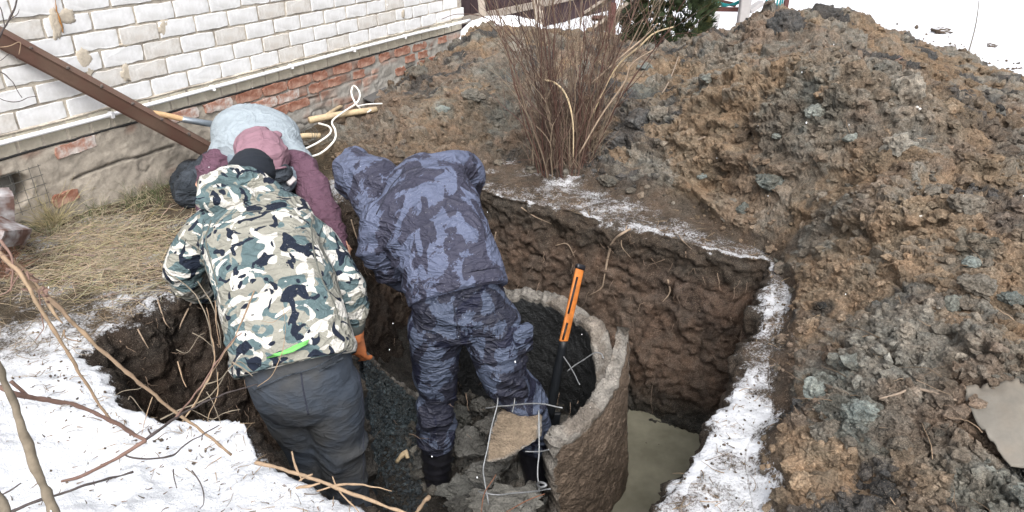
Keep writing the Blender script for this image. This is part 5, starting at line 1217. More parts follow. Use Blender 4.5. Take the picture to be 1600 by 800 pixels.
# left piece: slopes down along its broken edge
obj('ring_wall', sector('ring_wall', D2(111), D2(204), lambda q: -1.12+1.0*min(1, q*1.14)**.85, RZ0-.12, np.array((.05, .064, .074)), OUTER*.5, seed=21, rim_depth=.05, edge_c=RIMC*.3, amp=2.6, cen=np.array((-.18, 2.66))), ring)
gv = []; gr = []; gc = []
for _ in range(3400):
    q = RN.rand(); th_ = D2(111)+(D2(192)-D2(111))*q; zt_ = -1.12+1.0*q**.85-.03; z_ = RN.uniform(FLOOR-.02, max(zt_, FLOOR)); rr2 = .482
    gv.append((-.18+rr2*math.cos(th_), 2.66+rr2*math.sin(th_), z_)); gr.append(RN.uniform(.004, .012)); gc.append(np.array((.085, .112, .128))*RN.uniform(.4, 1.7))
for _ in range(1300):
    x_, y_ = RN.normal(-.50, .10), RN.normal(2.82, .13)
    if (x_+.37)**2+(y_-2.66)**2 < .006: continue
    gv.append((x_, y_, floor_z(x_, y_)+.006)); gr.append(RN.uniform(.004, .013)); gc.append(np.array((.085, .112, .128))*RN.uniform(.4, 1.7))
for _ in range(400):
    q = RN.rand(); th_ = D2(140)+(D2(215)-D2(140))*q; rr2 = RN.uniform(.30, .48); x_, y_ = -.15+rr2*math.cos(th_), 2.65+rr2*math.sin(th_)
    gv.append((x_, y_, floor_z(x_, y_)+.01)); gr.append(RN.uniform(.006, .016)); gc.append(np.array((.055, .068, .078))*RN.uniform(.4, 1.6))
scatter('tarred_gravel', [np.array(g_) for g_ in gv], gr, gc, M['wet'], pr1, snow=0, sink=.5)
frag = empty('ring_fragment', (.28, 2.38, FLOOR), 'large curved slab broken off the near side of the ring, brown earth on its face', 'concrete slab')
fm = obj('slab', sector('slab', D2(-71), D2(-18), lambda q: -.50+.15*q+.19*q**5, FLOOR-.08, INNER*2, OUTER*1.05, taper=.5, ri=.485, ro=.60, cen=RC+np.array((.045, -.03)), seed=41, tilt=((.3, 2.4, -.45), (0, 1, 0), -.07), rim_depth=.02, nt_=90, nz_=80, edge_c=RIMC*.75), frag)
# rebar wires
M['wire2'] = simple('galvanised_wire', (.30, .31, .32), .5, .4, 60, 0, metal=.5)
M['rustwire'] = simple('rusty_wire', (.22, .10, .06), .8, .4, 60, 0)
def wire(pts, r_=.003, mt='wire2'):
    q_ = spline([P(*q) for q in pts], 30); q_ = q_ + .004*np.stack([pn(q_[:, 0]*18, q_[:, 2]*18, 0, 1), pn(q_[:, 1]*18, q_[:, 2]*18, 0, 2), pn(q_[:, 0]*18, q_[:, 1]*18, 0, 3)], 1); MB().tube(q_, r_, 6).build('wire', M[mt], frag)
wire([(778,622,3.0),(776,640,2.97),(763,690,2.9),(755,730,2.85),(757,752,2.82),(764,790,2.78)])
wire([(842,642,2.86),(842,700,2.80),(841,770,2.74)])
wire([(758,638,3.1),(790,635,3.05),(835,630,2.98),(880,636,2.92)]); wire([(820,705,2.86),(840,705,2.84),(858,702,2.80)])
wire([(748,768,2.82),(757,772,2.80),(790,773,2.78),(830,769,2.74),(862,762,2.70)]); wire([(886,580,3.25),(905,565,3.22),(925,552,3.18),(938,552,3.15),(943,560,3.13)]); wire([(881,556,3.30),(893,578,3.22),(905,600,3.12)])
wire([(804,610,3.1),(803,628,3.08),(801,645,3.05)], .003)
wire([(838,757,2.76),(846,753,2.72),(855,757,2.70),(846,761,2.71),(838,757,2.76)], .005)
wire([(752,800,2.75),(758,770,2.78),(775,742,2.85)], .002, 'rustwire'); wire([(790,800,2.7),(820,782,2.72),(850,772,2.74)], .002, 'rustwire')
# ---- chunks
def chunk(name, u, v, zc, size, seed, c, label, cat='stone', snow=0., mat='conc', base=ICO4, group=None, ang=.8, rest=None):
    V, F = rock(base, seed, ang, .25, .20); q = V*4+seed; V = V*(1+.16*fbm(q[:, 0], q[:, 1], q[:, 2], 4, seed+2, .65)-.07*np.abs(pn(q[:, 0]*1.7, q[:, 1]*1.7, q[:, 2]*1.7, seed)))[:, None]
    V = V/np.abs(V).max(0)*np.array(size); p = P(u, v, zc)
    if rest == 'heap': p[2] = max(surf(p[0], p[1])[0]+size[2]*.35, p[2]-.1) if False else p[2]
    V = V + p
    C = np.tile(c, (len(V), 1))*(1+.4*fbm(V[:, 0]*14, V[:, 1]*14, V[:, 2]*14, 3, seed))[:, None]
    me = mesh_np(name, V, F, M[mat], np.clip(C, .005, .8), False, {'snow': np.full(len(V), snow)})
    return tag(obj(name, me), label, cat, group)
# brown-faced slab piece beside the boot
mbk = bmesh.new()
def prism(pts, back, seed, name, mat, cfront, cside, label, cat, sub=5):
    """irregular slab: outline given in the picture at two depths"""
    bm = bmesh.new(); a = [bm.verts.new(P(*q)) for q in pts]; b = [bm.verts.new(P(q[0], q[1], q[2])+np.array(back)) for q in pts]; n = len(a)
    bm.faces.new(a); bm.faces.new(b[::-1])
    for i in range(n): j = (i+1) % n; bm.faces.new((a[i], b[i], b[j], a[j]))
    bmesh.ops.recalc_face_normals(bm, faces=bm.faces[:]); bmesh.ops.triangulate(bm, faces=bm.faces[:])
    for _ in range(sub): 
        es = [e for e in bm.edges if e.calc_length() > .018]
        if es: bmesh.ops.subdivide_edges(bm, edges=es, cuts=1)
        bmesh.ops.triangulate(bm, faces=[f for f in bm.faces if len(f.verts) > 3])
    me = bpy.data.meshes.new(name); bm.to_mesh(me); bm.free(); V = get_v(me); N_ = get_n(me)
    ctr = V.mean(0); fn = nrm(np.cross(P(*pts[1])-P(*pts[0]), P(*pts[2])-P(*pts[1]))); 
    if np.dot(fn, np.array((0, -1, .5))) < 0: fn = -fn
    k = sm(.5, .9, N_@fn)[:, None]; C = np.array(cfront)*k+np.array(cside)*(1-k)
    V = V + N_*(.012*fbm(V[:, 0]*18, V[:, 1]*18, V[:, 2]*18, 4, seed)+.004*pn(V[:, 0]*70, V[:, 1]*70, V[:, 2]*70, seed))[:, None]
    set_v(me, V); C = C*(1+.3*fbm(V[:, 0]*16, V[:, 1]*16, V[:, 2]*16, 3, seed))[:, None]; set_col(me, np.clip(C, .005, .8)); me.materials.append(M[mat]); me.polygons.foreach_set('use_smooth', np.full(len(me.polygons), True))
    return tag(obj(name, me), label, cat)
prism([(776,648,3.12),(800,646,3.12),(838,660,3.08),(838,690,3.0),(815,702,2.98),(790,716,2.92),(760,722,2.90),(761,692,2.95)], (.03, .07, -.02), 5, 'concrete_piece', 'conc', (.34, .265, .19), RIMC*.9, 'flat broken concrete piece with a tan earthy face lying across the rubble beside the wires', 'concrete piece')
for u, v, zc, sz, sd, c, lab in [
    (725,765,3.38,(.14,.10,.055),1,(.13,.13,.12),'flat grey rubble slab lying just beside the toe of the nearer boot'),
    (672,722,3.55,(.10,.08,.08),2,(.10,.10,.095),'dark grey rubble lump on the outer side of the black boot by the tarred wall'),
    (652,706,3.6,(.05,.04,.05),3,(.20,.19,.165),'pale grey angular stone perched on the dark rubble lump'),
    (738,690,3.55,(.11,.09,.07),4,(.11,.108,.10),'big dark clay lump between the two legs in the ring'),
    (718,652,3.75,(.08,.07,.06),5,(.10,.10,.09),'dark angular clay block behind the legs in the ring'),
    (748,632,3.9,(.06,.05,.05),6,(.15,.145,.13),'small grey block at the back of the ring rubble'),
    (792,790,2.95,(.18,.12,.07),7,(.15,.145,.13),'grey concrete lump at the very front of the ring under the lowest wire'),
    (760,740,3.15,(.10,.07,.05),8,(.10,.098,.09),'small dark lump under the tan faced concrete piece'),
    (700,700,3.6,(.07,.06,.06),9,(.13,.12,.11),'grey clay lump tight against the black boot'),
    (770,665,3.5,(.10,.07,.06),11,(.12,.115,.105),'dark clay lump behind the tan faced concrete piece'),
    (720,790,3.2,(.08,.07,.05),12,(.09,.088,.08),'dark clay lump in front of the black boot near the pit edge'),
    (1058,703,4.05,(.09,.05,.035),13,(.085,.08,.07),'muddy lump standing alone in the murky water'),
    (1018,665,4.15,(.05,.035,.02),14,(.08,.075,.065),'small mud lump at the back shore of the water')]:
    chunk('rubble', u, v, zc, sz, sd, np.array(c)*1.45, lab, 'rubble')
mb = MB(); mb.tube(spline([P(620,722,3.5),P(628,712,3.48),(P(634,706,3.47)),P(637,716,3.46)], 10), [.010, .013, .010], 7, bump=.3); tag(mb.build('root_stub', M['pole']), 'pale yellow root stub beside the dark rubble lump by the boot', 'root')
# ---- orange digging tool
M['orange'] = simple('orange_tool', (.46, .16, .035), .55, .45, 35, .1, .002, c2=(.50, .16, .03)); M['blacktool'] = simple('black_tool', (.010, .012, .015), .5, .4, 30, .3)
a, b, c_ = P(906, 420, 3.45), P(880, 535, 3.40), P(858, 650, 3.55)
tl = empty('digging_tool', c_, 'orange and black tool handle leaning on the inside of the ring', 'tool')
V, F = beam(a, b, .046, .018, (0, .8, .5)); me = MB().add(V, F).mesh('orange_grip', M['orange'], True); bevel(me, .007, 2); obj('orange_grip', me, tl)
t = nrm(b-a); r_ = nrm(np.cross(t, (0, .8, .5))); q_ = np.cross(r_, t)
if q_[1] > 0: q_ = -q_
for f0, f1, off in ((.12, .62, -.010), (.74, .97, -.008)):
    MB().tube([a*(1-f0)+b*f0+r_*off*1+q_*.010, a*(1-f1)+b*f1+r_*(off-.004)+q_*.010], [.0055, .008, .0055], 8).build('grip_slot', M['blacktool'], tl)
V, F = beam(a-t*.022, a+t*.004, .05, .03, (0, .8, .5)); me = MB().add(V, F).mesh('end_cap', M['rubber'], True); bevel(me, .007, 2); obj('end_cap', me, tl)
MB().tube(spline([b-t*.01, (b+c_)/2, c_], 12), [.021, .024, .026], 10, bump=.15).build('shaft', M['blacktool'], tl)
V, F = beam(c_+np.array((0, 0, .02)), c_+np.array((.0, .0, -.10)), .12, .02, (0, 1, 0), .8); me = MB().add(V, F).mesh('blade', M['blacktool'], True); bevel(me, .006, 2); obj('blade', me, tl)

# ---------------------------------------------------------------- big lumps on the heap
for u, v, r_, asp, sd, c, lab in [
    (1225,48,34,.8,31,DARK*2.6,'big blue black clay lump on the crest beside the teal railing'),
    (1420,150,32,1.25,32,GREYC*1.35,'large smooth grey clay block with a cracked face standing upright on the upper slope'),
    (1385,112,24,.6,33,GREYC*.75,'rough dark grey lump sitting above the smooth grey clay block'),
    (1405,235,30,.75,34,GREYC*1.5,'pale wedge shaped grey clay slab projecting from the middle of the slope'),
    (1510,325,30,.6,35,GREYC*.9,'grey clay slab with a shaded hollow underneath, above the pale strip'),
    (1205,290,26,.6,36,BLUEG*.75,'blue grey lump at the foot of the slope above the rim corner'),
    (1285,150,16,.6,37,OCHRE*1.2,'flat ochre stone in the upper slope'),(1275,178,18,.7,38,BLUEG*1.4,'pale blue grey clay flake under the flat ochre stone'),
    (1422,525,25,.8,39,GREYC*1.15,'round pale grey clay lump on top of the grey clay mass nearest the camera'),(1380,520,24,.7,40,GREYC*.8,'dark pitted clay lump at the crown of the grey clay mass'),(1340,515,15,1.1,41,GREYC*.8,'upright narrow lump on the shoulder of the grey clay mass'),
    (1285,615,32,.8,42,BLUEG*1.5,'pale green grey clay block near the snowy strip'),(1345,650,30,.9,43,BLUEG*1.25,'green grey clay lump beside the pale green grey block'),(1290,680,28,.8,44,GREYC*.7,'dark olive clay lump under the thin stick'),
    (1240,735,24,.6,45,OCHRE*1.05,'crumbly ochre clod next to the small red twig'),(1255,760,26,.7,46,OCHRE,'large ochre clod at the bottom edge of the heap'),
    (1385,770,26,.6,47,DARK*1.4,'blue black clay lump low on the near slope'),(1410,700,22,.7,48,GREYC*.7,'dark grey lump between the ochre clods and the plastic sheet'),
    (1525,450,30,.7,49,GREYC*.8,'dark grey craggy lump on the slope at the far right edge'),(1520,415,18,.7,50,BLUEG*1.3,'pale angular clay flake above the craggy lump'),(1490,480,18,1.1,51,BLUEG*1.3,'pale green clay flake below the craggy lump'),
    (1580,470,22,.5,52,BLUEG,'blue grey lump at the picture edge'),(1285,480,10,.6,53,DARK,'small shiny navy lump on ochre soil'),(1240,455,9,.9,54,GREYC*.8,'small dark rounded stone at the snowy strip edge'),
    (950,285,18,.6,55,GREYC*.6,'dark grey round clod at the snowy far rim'),(985,300,12,.5,56,GREYC*.55,'small dark clod beside the dark grey round clod'),(1000,195,26,.8,57,DARK*3.3,'dark grey clay lump just behind the shrub base'),(1030,185,20,.8,58,GREYC*.9,'grey clay lump beside the dark lump behind the shrub'),
    (962,225,24,.7,59,DARK*3.5,'dark clay lump touching the shrub base'),(1010,110,16,.6,60,BLUEG*.95,'flat blue grey stone below the conifer'),(1110,125,14,.6,61,BLUEG*1.2,'small pale blue lump below the crest'),(1215,215,10,.5,62,BLUEG*1.1,'small blue grey flake on the ochre slope'),
    (1097,277,11,.5,63,BLUEG*1.3,'small pale teal flake on the lower slope'),(1145,318,10,.7,64,GREYC,'small grey lump above the far rim'),(1160,330,12,1.1,65,BLUEG*.8,'small dark teal lump near the rim corner'),
    (808,80,18,.8,66,GREYC*1.1,'grey lump high on the heap behind the shrub stems'),(690,175,14,.6,67,BLUEG*1.4,'pale blue clod on the slope by the white cable hoop'),(655,115,18,.6,68,GREYC*.6,'dark grey clod at the heap edge near the cable hoop'),(740,155,20,.7,69,GREYC*.8,'grey brown clod on the slope above the blue hood'),
    (1330,220,14,.7,70,BLUEG*1.3,'pale fractured flake left of the wedge slab'),(1290,310,16,.8,71,GREYC*1.1,'pale grey fractured lump above the rim corner'),(1350,325,9,.8,72,BLUEG*1.7,'tiny white flake on the ridge clod')]:
    p = hitS(u, v); zc = proj(p)[2]; s_ = r_/FPX*zc
    o = chunk('clay_lump', u, v-r_*.18, zc-.02, (s_, s_*.8, s_*asp*1.0), sd, c*1.35, lab, 'clay lump', 0, 'soil', ICO3 if r_ < 20 else ICO4, ang=.5)
# pale strip, sticks, twigs on the heap
M['stick'] = simple('grey_stick', (.30, .235, .18), .85, .35, 50, .3); M['redstick'] = simple('reddish_stick', (.20, .12, .095), .85, .3, 50, .3)
def stick(pts, r_, lab, mt='stick', cat='stick', name='stick', lift=.012, n=24):
    q = []
    for u, v in pts: p = hitS(u, v); q.append(p+np.array((0, 0, lift)))
    mb = MB(); mb.tube(spline(q, n), r_, 6, bump=.2); return tag(mb.build(name, M[mt]), lab, cat)
stick([(1030,245),(1065,232),(1102,217)], [.006, .009, .006], 'pale stick lying on the slope beyond the shrub base')
stick([(1020,170),(1045,130),(1062,85)], [.004, .006, .003], 'long thin bent stick on the slope below the conifer')
stick([(1370,636),(1400,628),(1424,620),(1470,632),(1530,655),(1598,684)], [.003, .004, .003], 'long thin wiry stem crossing over to the plastic sheet', lift=.03)
stick([(1200,706),(1235,690),(1268,674)], [.003, .004, .0035], 'short reddish twig near the ochre clods', 'redstick')
stick([(1362,118),(1385,105),(1410,92)], [.003, .004, .003], 'short stick near the rough dark grey lump', 'redstick')
M['strip'] = simple('pale_strip', (.62, .60, .56), .5, .2, 30, 0)
stick([(1385,352),(1430,346),(1460,345),(1494,341)], [.003, .004, .006], 'pale metal strip lying level across the slope', 'strip', 'strip', 'strip', .02)
stick([(1430,174),(1439,180)], .007, 'tiny white stub at the foot of the smooth grey clay block', 'strip', 'litter', 'stub', .02, 4)
# plastic sheet in the corner
nu, nv = 34, 28; V = []
P00, P10, P11, P01 = hitS(1498,630), hitS(1625,618), hitS(1640,752), hitS(1572,748)
for j in range(nv):
    for i in range(nu):
        a, b = i/(nu-1), j/(nv-1); p = (P00*(1-a)+P10*a)*(1-b)+(P01*(1-a)+P11*a)*b; p = p + np.array((-.02*math.sin(math.pi*b), 0, 0))*(1-a)
        h = .035+.02*math.sin(math.pi*a)*math.sin(math.pi*b)+.010*float(fbm(a*3, b*3, 0, 3, 5))-.045*math.exp(-((a-.62-.15*b)/.05)**2)*float(sm(.3, .6, b))
        p[2] = max(p[2]+h, surf(p[0], p[1])[0]+.012); V.append(p)
V = np.array(V).reshape(nv, nu, 3)
for _ in range(5): V[1:-1, 1:-1, 2] = (V[:-2, 1:-1, 2]+V[2:, 1:-1, 2]+V[1:-1, :-2, 2]+V[1:-1, 2:, 2])/4
V[..., 2] += .01; V = V.reshape(-1, 3)
F = [(j*nu+i, j*nu+i+1, (j+1)*nu+i+1, (j+1)*nu+i) for j in range(nv-1) for i in range(nu-1)]
me = mesh_np('plastic_sheet', V, F, simple('grey_plastic', (.20, .185, .16), .6, .4, 12, .15, .004, c2=(.16, .14, .115))); o = obj('plastic_sheet', me); o.modifiers.new('s', 'SOLIDIFY').thickness = .004
tag(o, 'flat grey plastic sheet half buried on the near slope of the heap', 'sheet')

# ---------------------------------------------------------------- plants, straw, roots, twigs
def batch_tubes(name, P_, r_, mat, cols=None, sides=3, parent=None, kind='stuff', at=None, mesh_only=False):
    """P_ (B,n,3) paths, r_ (B,n) radii: one mesh"""
    B, n, _ = P_.shape; T = np.gradient(P_, axis=1); T /= np.linalg.norm(T, axis=2, keepdims=True)+1e-9
    ref = np.where(np.abs(T[..., 2:3]) > .9, np.array([1., 0, 0]), np.array([0, 0, 1.])); u = np.cross(T, ref); u /= np.linalg.norm(u, axis=2, keepdims=True)+1e-9; v = np.cross(T, u)
    a = np.arange(sides)*2*math.pi/sides; V = P_[:, :, None]+r_[:, :, None, None]*(np.cos(a)[None, None, :, None]*u[:, :, None]+np.sin(a)[None, None, :, None]*v[:, :, None])
    base = (np.arange(B)*n*sides)[:, None, None]; i = (np.arange(n-1)*sides)[None, :, None]; k = np.arange(sides)[None, None]; k2 = (k+1) % sides
    F = np.stack([base+i+k, base+i+k2, base+i+sides+k2, base+i+sides+k], -1).reshape(-1, 4)
    C = None if cols is None else np.repeat(cols, n*sides, axis=0)
    me = mesh_np(name, V.reshape(-1, 3), F, mat, C, True)
    if mesh_only: return me
    o = obj(name, me, parent, at)
    if kind: o['kind'] = kind
    return o
M['straw'] = simple('straw', (.5, .4, .25), .8, .25, 40, 0, vcol=True)
M['twig'] = simple('twig_bark', (.2, .14, .1), .85, .35, 60, .2, vcol=True)
def blades(name, base, L, rr_, lean, cols, up=.5, n=6, seed=0, drop=.0, mat='straw', kind='stuff', parent=None, flatz=None):
    r = np.random.RandomState(seed); B = len(base); az_ = r.uniform(0, 6.28, B); el = np.clip(r.normal(up, lean, B), -.1, 1.5)
    d = np.stack([np.cos(az_)*np.cos(el), np.sin(az_)*np.cos(el), np.sin(el)], 1); t = np.linspace(0, 1, n)[None, :, None]
    side = np.stack([-np.sin(az_), np.cos(az_), 0*az_], 1); b1 = r.normal(0, .35, B)[:, None, None]; b2 = r.uniform(.1, .6, B)[:, None, None]*drop
    Pt = base[:, None]+L[:, None, None]*(d[:, None]*t + side[:, None]*b1*t*t*.8 - np.array([0, 0, 1.])*b2*t*t + r.normal(0, .03, (B, n, 3))*t)
    if flatz is not None:
        zz = surf(Pt[..., 0].ravel(), Pt[..., 1].ravel()).reshape(B, n); Pt[..., 2] = np.maximum(Pt[..., 2], zz+.003)
    rad_ = rr_[:, None]*np.linspace(1, .35, n)[None]
    return batch_tubes(name, Pt, rad_, M[mat], cols, 3, parent, kind)
def px_points(n, us, vs, seed, dens=None):
    r = np.random.RandomState(seed); out = []
    while len(out) < n:
        u, v = r.uniform(*us), r.uniform(*vs)
        if dens and r.rand() > dens(u, v): continue
        p = G(u, v); 
        if wall_dist(p[0], p[1]) < .02: continue
        if inside(np.array([p[0]]), np.array([p[1]]))[0]: continue
        p[2] = surf(p[0], p[1])[0]; out.append(p)
    return np.array(out)
def d_straw(u, v):
    k = math.exp(-((u-180)/110)**2-((v-(395-(u-150)*.18))/42)**2) + .6*math.exp(-((u-80)/80)**2-((v-350)/35)**2)+.25*math.exp(-((v-430)/40)**2)
    return k*(.5+.5*(float(pn(u/45., v/22., 0, 3)) > -.1))
b = px_points(2600, (0, 330), (300, 480), 1, d_straw); c = np.array((.42, .35, .24))*RN.uniform(.55, 1.25, (len(b), 1))*np.array([1, 1, 1])+RN.normal(0, .02, (len(b), 3))
blades('straw', b+np.array((0, 0, .004)), RN.uniform(.05, .20, len(b)), RN.uniform(.0009, .0022, len(b)), .22, np.clip(c, .03, .8), .08, 6, 2, .3, flatz=1)
b = px_points(560, (0, 330), (290, 400), 5, lambda u, v: math.exp(-((v-(372-u*.30))/22)**2)*(.3+.7*(pn(u/30., 0, 0, 9) > 0))); c = np.where(RN.rand(len(b), 1) < .45, np.array((.10, .13, .055)), np.array((.38, .33, .22)))*RN.uniform(.6, 1.2, (len(b), 1))
blades('grass', b, RN.uniform(.04, .15, len(b)), RN.uniform(.0008, .0018, len(b)), .35, c, .95, 6, 3, .5)
b = px_points(150, (40, 95), (310, 362), 6); c = np.array((.5, .43, .25))*RN.uniform(.6, 1.2, (len(b), 1)); blades('dry_grass_tuft', b, RN.uniform(.12, .34, len(b)), RN.uniform(.001, .002, len(b)), .3, c, 1.0, 7, 4, .7)
b = px_points(420, (0, 640), (240, 560), 8, lambda u, v: .8 if (v < 330 and u > 430) or v > 430 else .1); c = np.array((.28, .22, .15))*RN.uniform(.4, 1.3, (len(b), 1)); blades('dead_stems', b+np.array((0, 0, .004)), RN.uniform(.03, .12, len(b)), RN.uniform(.0008, .002, len(b)), .2, c, .08, 5, 5, .3, flatz=1)
b = px_points(170, (0, 620), (560, 860), 9); c = np.array((.16, .12, .09))*RN.uniform(.4, 1.6, (len(b), 1)); blades('snow_litter', b+np.array((0, 0, .002)), RN.uniform(.004, .022, len(b)), RN.uniform(.0012, .0028, len(b)), .3, c, .15, 5, 6, .3, flatz=1)
b = []
while len(b) < 900:
    i = RN.randint(nr); d = abs(RN.normal(0, .12)); q = rim[i]-nin[i]*d; b.append((q[0], q[1], surf(*q)[0]))
b = np.array(b); c = np.array((.30, .22, .14))*RN.uniform(.35, 1.3, (len(b), 1)); blades('rim_litter', b+np.array((0, 0, .003)), RN.uniform(.012, .06, len(b)), RN.uniform(.0007, .002, len(b)), .3, c, .12, 5, 7, .4, flatz=1)
hb = heap_points(420); hb = np.column_stack([hb, surf(hb[:, 0], hb[:, 1])+.01]); c = np.array((.26, .19, .13))*RN.uniform(.4, 1.5, (len(hb), 1)); blades('heap_roots', hb, RN.uniform(.02, .14, len(hb)), RN.uniform(.0009, .0025, len(hb)), .4, c, .35, 6, 11, .6)
# roots in the pit wall
from mathutils.bvhtree import BVHTree
def bvh_of(o):
    me = o.data; V = get_v(me)+np.array(o.location); return BVHTree.FromPolygons([tuple(v) for v in V], [tuple(p.vertices) for p in me.polygons])
BW = bvh_of(pw)
def hitW(u, v, lift=.012):
    d = P(u, v, 1.0)-np.array((0, 0, CAM_H)); h = BW.ray_cast(Vector((0, 0, CAM_H)), Vector(d))
    if h[0] is None: return G(u, v, -.5)
    n = np.array(h[1]); n = -n if np.dot(n, d) > 0 else n
    return np.array(h[0])+n*lift
M['root'] = simple('pale_root', (.34, .26, .19), .85, .35, 60, .3)
for pts, r0, mt in [([(1012,350),(985,360),(962,374),(951,398),(946,430),(940,448),(920,463)], .006, 'root'), ([(1045,437),(1048,455),(1036,472)], .004, 'root'), ([(1026,340),(1032,358),(1048,376)], .003, 'root'),
                    ([(816,325),(835,340),(862,347)], .003, 'root'), ([(548,342),(556,370),(566,395)], .003, 'root'), ([(1060,350),(1062,372),(1080,390)], .003, 'root'), ([(870,385),(888,380),(900,400)], .0025, 'root'), ([(775,360),(770,385),(758,400)], .003, 'root'),
                    ([(300,470),(284,500),(279,513)], .0035, 'root'), ([(215,515),(222,530),(230,545)], .003, 'root'), ([(245,470),(252,500),(262,515)], .003, 'root'), ([(980,355),(972,380),(985,400)], .0025, 'root')]:
    q = [hitW(u, v) for u, v in pts]; mb = MB(); mb.tube(spline(q, 22), [r0*1.2, r0, r0*.35], 6, bump=.25); mb.build('root', M[mt], pw)
r = np.random.RandomState(5); bs = []
while len(bs) < 520:
    u, v = r.uniform(60, 1200), r.uniform(290, 680)
    if u > 620 and v > 330+ (u-740)*.28 + 90: 
        if r.rand() > .25: continue
    p = hitW(u, v, .002)
    if p[2] > -.02 or p[2] < -1.0: continue
    bs.append(p)
bs = np.array(bs); n = 6; d = r.normal(0, .5, (len(bs), 3)); d[:, 2] -= .7; d[:, 1] -= .5; t = np.linspace(0, 1, n)[None, :, None]; L = r.uniform(.02, .09, len(bs))[:, None, None]
Pt = bs[:, None]+L*(d[:, None]*t+r.normal(0, .12, (len(bs), n, 3))*t); c = np.array((.26, .19, .14))*r.uniform(.4, 1.4, (len(bs), 1))
batch_tubes('fine_roots', Pt, np.linspace(.0016, .0005, n)[None]*r.uniform(.6, 1.3, (len(bs), 1)), M['straw'], c, 3, pw)
# ---- bare shrub
bc = hitS(884, 252); bc[2] -= .02
shr = empty('bare_shrub', bc, 'large leafless shrub of many brown upright stems growing at the foot of the heap', 'shrub')
r = np.random.RandomState(12); tw = []; tr_ = []; tc_ = []
def addtw(base, d, L, r0, c, n=7):
    t = np.linspace(0, 1, n)[:, None]; bend = r.normal(0, .18, 3); q = base+L*(d*t+bend*t*t+np.cumsum(r.normal(0, .02, (n, 3)), 0)*t); tw.append(q); tr_.append(np.linspace(r0, r0*.35, n)); tc_.append(c); return q
cols_ = [np.array(x) for x in ((.135, .088, .068), (.185, .135, .10), (.075, .048, .04), (.24, .185, .135), (.12, .062, .05))]
for k in range(118):
    a = r.uniform(0, 6.28); q = r.rand()**.6; b0 = bc+np.array((math.cos(a)*.17*q, math.sin(a)*.12*q, 0)); b0[2] = surf(b0[0], b0[1])[0]-.02
    Ls = r.uniform(.75, 1.55) if k > 25 else r.uniform(.35, .7); spread = q*.20+.03
    d = np.array((math.cos(a)*spread+.01+r.normal(0, .09), math.sin(a)*spread*.8+r.normal(0, .05), 1.)); d /= np.linalg.norm(d)
    n = 14; t = np.linspace(0, 1, n)[:, None]; out = np.array((math.cos(a), math.sin(a), -.1))*r.uniform(-.02, .16)
    path = b0+Ls*(d*t+out*t*t)+np.cumsum(r.normal(0, .011, (n, 3)), 0)*np.minimum(1, t*4); r0 = r.uniform(.0022, .0052); c = cols_[r.randint(5)]*r.uniform(.8, 1.25)
    me = batch_tubes('stem', path[None], (r0*np.linspace(1, .4, n))[None], M['twig'], np.array([c]), 5, mesh_only=True); obj('stem', me, shr)
    for j in range(r.randint(3, 9)):
        i = r.randint(3, n-1); az2 = r.uniform(0, 6.28); dd = nrm(d*.9+np.array((math.cos(az2), math.sin(az2), .1))*r.uniform(.3, .75)); L2 = r.uniform(.1, .42); qq = addtw(path[i], dd, L2, r0*.5, c*r.uniform(.8, 1.3))
        if r.rand() < .5: az2 = r.uniform(0, 6.28); addtw(qq[4], nrm(dd+np.array((math.cos(az2), math.sin(az2), .2))*.6), L2*.5, r0*.3, c)
for k in range(170):                          # dry undergrowth at its foot
    a = r.uniform(0, 6.28); q = r.rand()**.5; b0 = bc+np.array((math.cos(a)*.24*q, math.sin(a)*.16*q, .02)); addtw(b0, nrm((r.normal(0, .4), r.normal(0, .4), r.uniform(.3, 1.4))), r.uniform(.15, .45), r.uniform(.001, .002), cols_[r.randint(5)]*1.2)
batch_tubes('twigs', np.array(tw), np.array(tr_), M['twig'], np.array(tc_), 4, shr)
for pts, r0 in [([(920,190,4.2),(960,110,4.1),(1000,72,4.0),(1022,52,3.95),(1052,42,3.9)], .0055), ([(925,130,4.1),(975,85,4.0),(1005,60,4.0),(1028,36,3.95)], .005), ([(965,110,4.2),(990,60,4.1),(1005,30,4.0)], .0045), ([(905,240,4.2),(940,180,4.1),(975,130,4.0),(987,100,3.95),(1020,78,3.9)], .005), ([(850,125,4.15),(868,130,4.1),(885,150,4.1),(895,190,4.15),(896,245,4.2)], .006)]:
    MB().tube(spline([P(*q) for q in pts], 18), [r0, r0, r0*.6], 6, bump=.2).build('cut_branch', M['pole'] if r0 > .0052 else M['root'], shr)
for pts in [[(850,150,4.3),(815,100,4.2),(788,62,4.1),(762,35,4.0),(735,5,4.0)],[(840,110,4.4),(800,60,4.3),(760,28,4.2),(716,22,4.1),(690,30,4.1)],[(830,90,4.5),(795,45,4.4),(770,10,4.3),(740,-15,4.2)],[(858,190,4.2),(820,150,4.1),(806,110,4.1),(790,80,4.0)],[(860,120,4.4),(835,60,4.4),(822,0,4.3)],[(850,140,4.3),(806,60,4.3),(795,-10,4.3)]]:
    MB().tube(spline([P(*q) for q in pts], 18), [.0045, .0035, .0015], 5, bump=.2).build('stem', simple('dark_stem', (.13, .085, .07), .85, .3, 60, .2) if 'ds' not in M else M['ds'], shr)
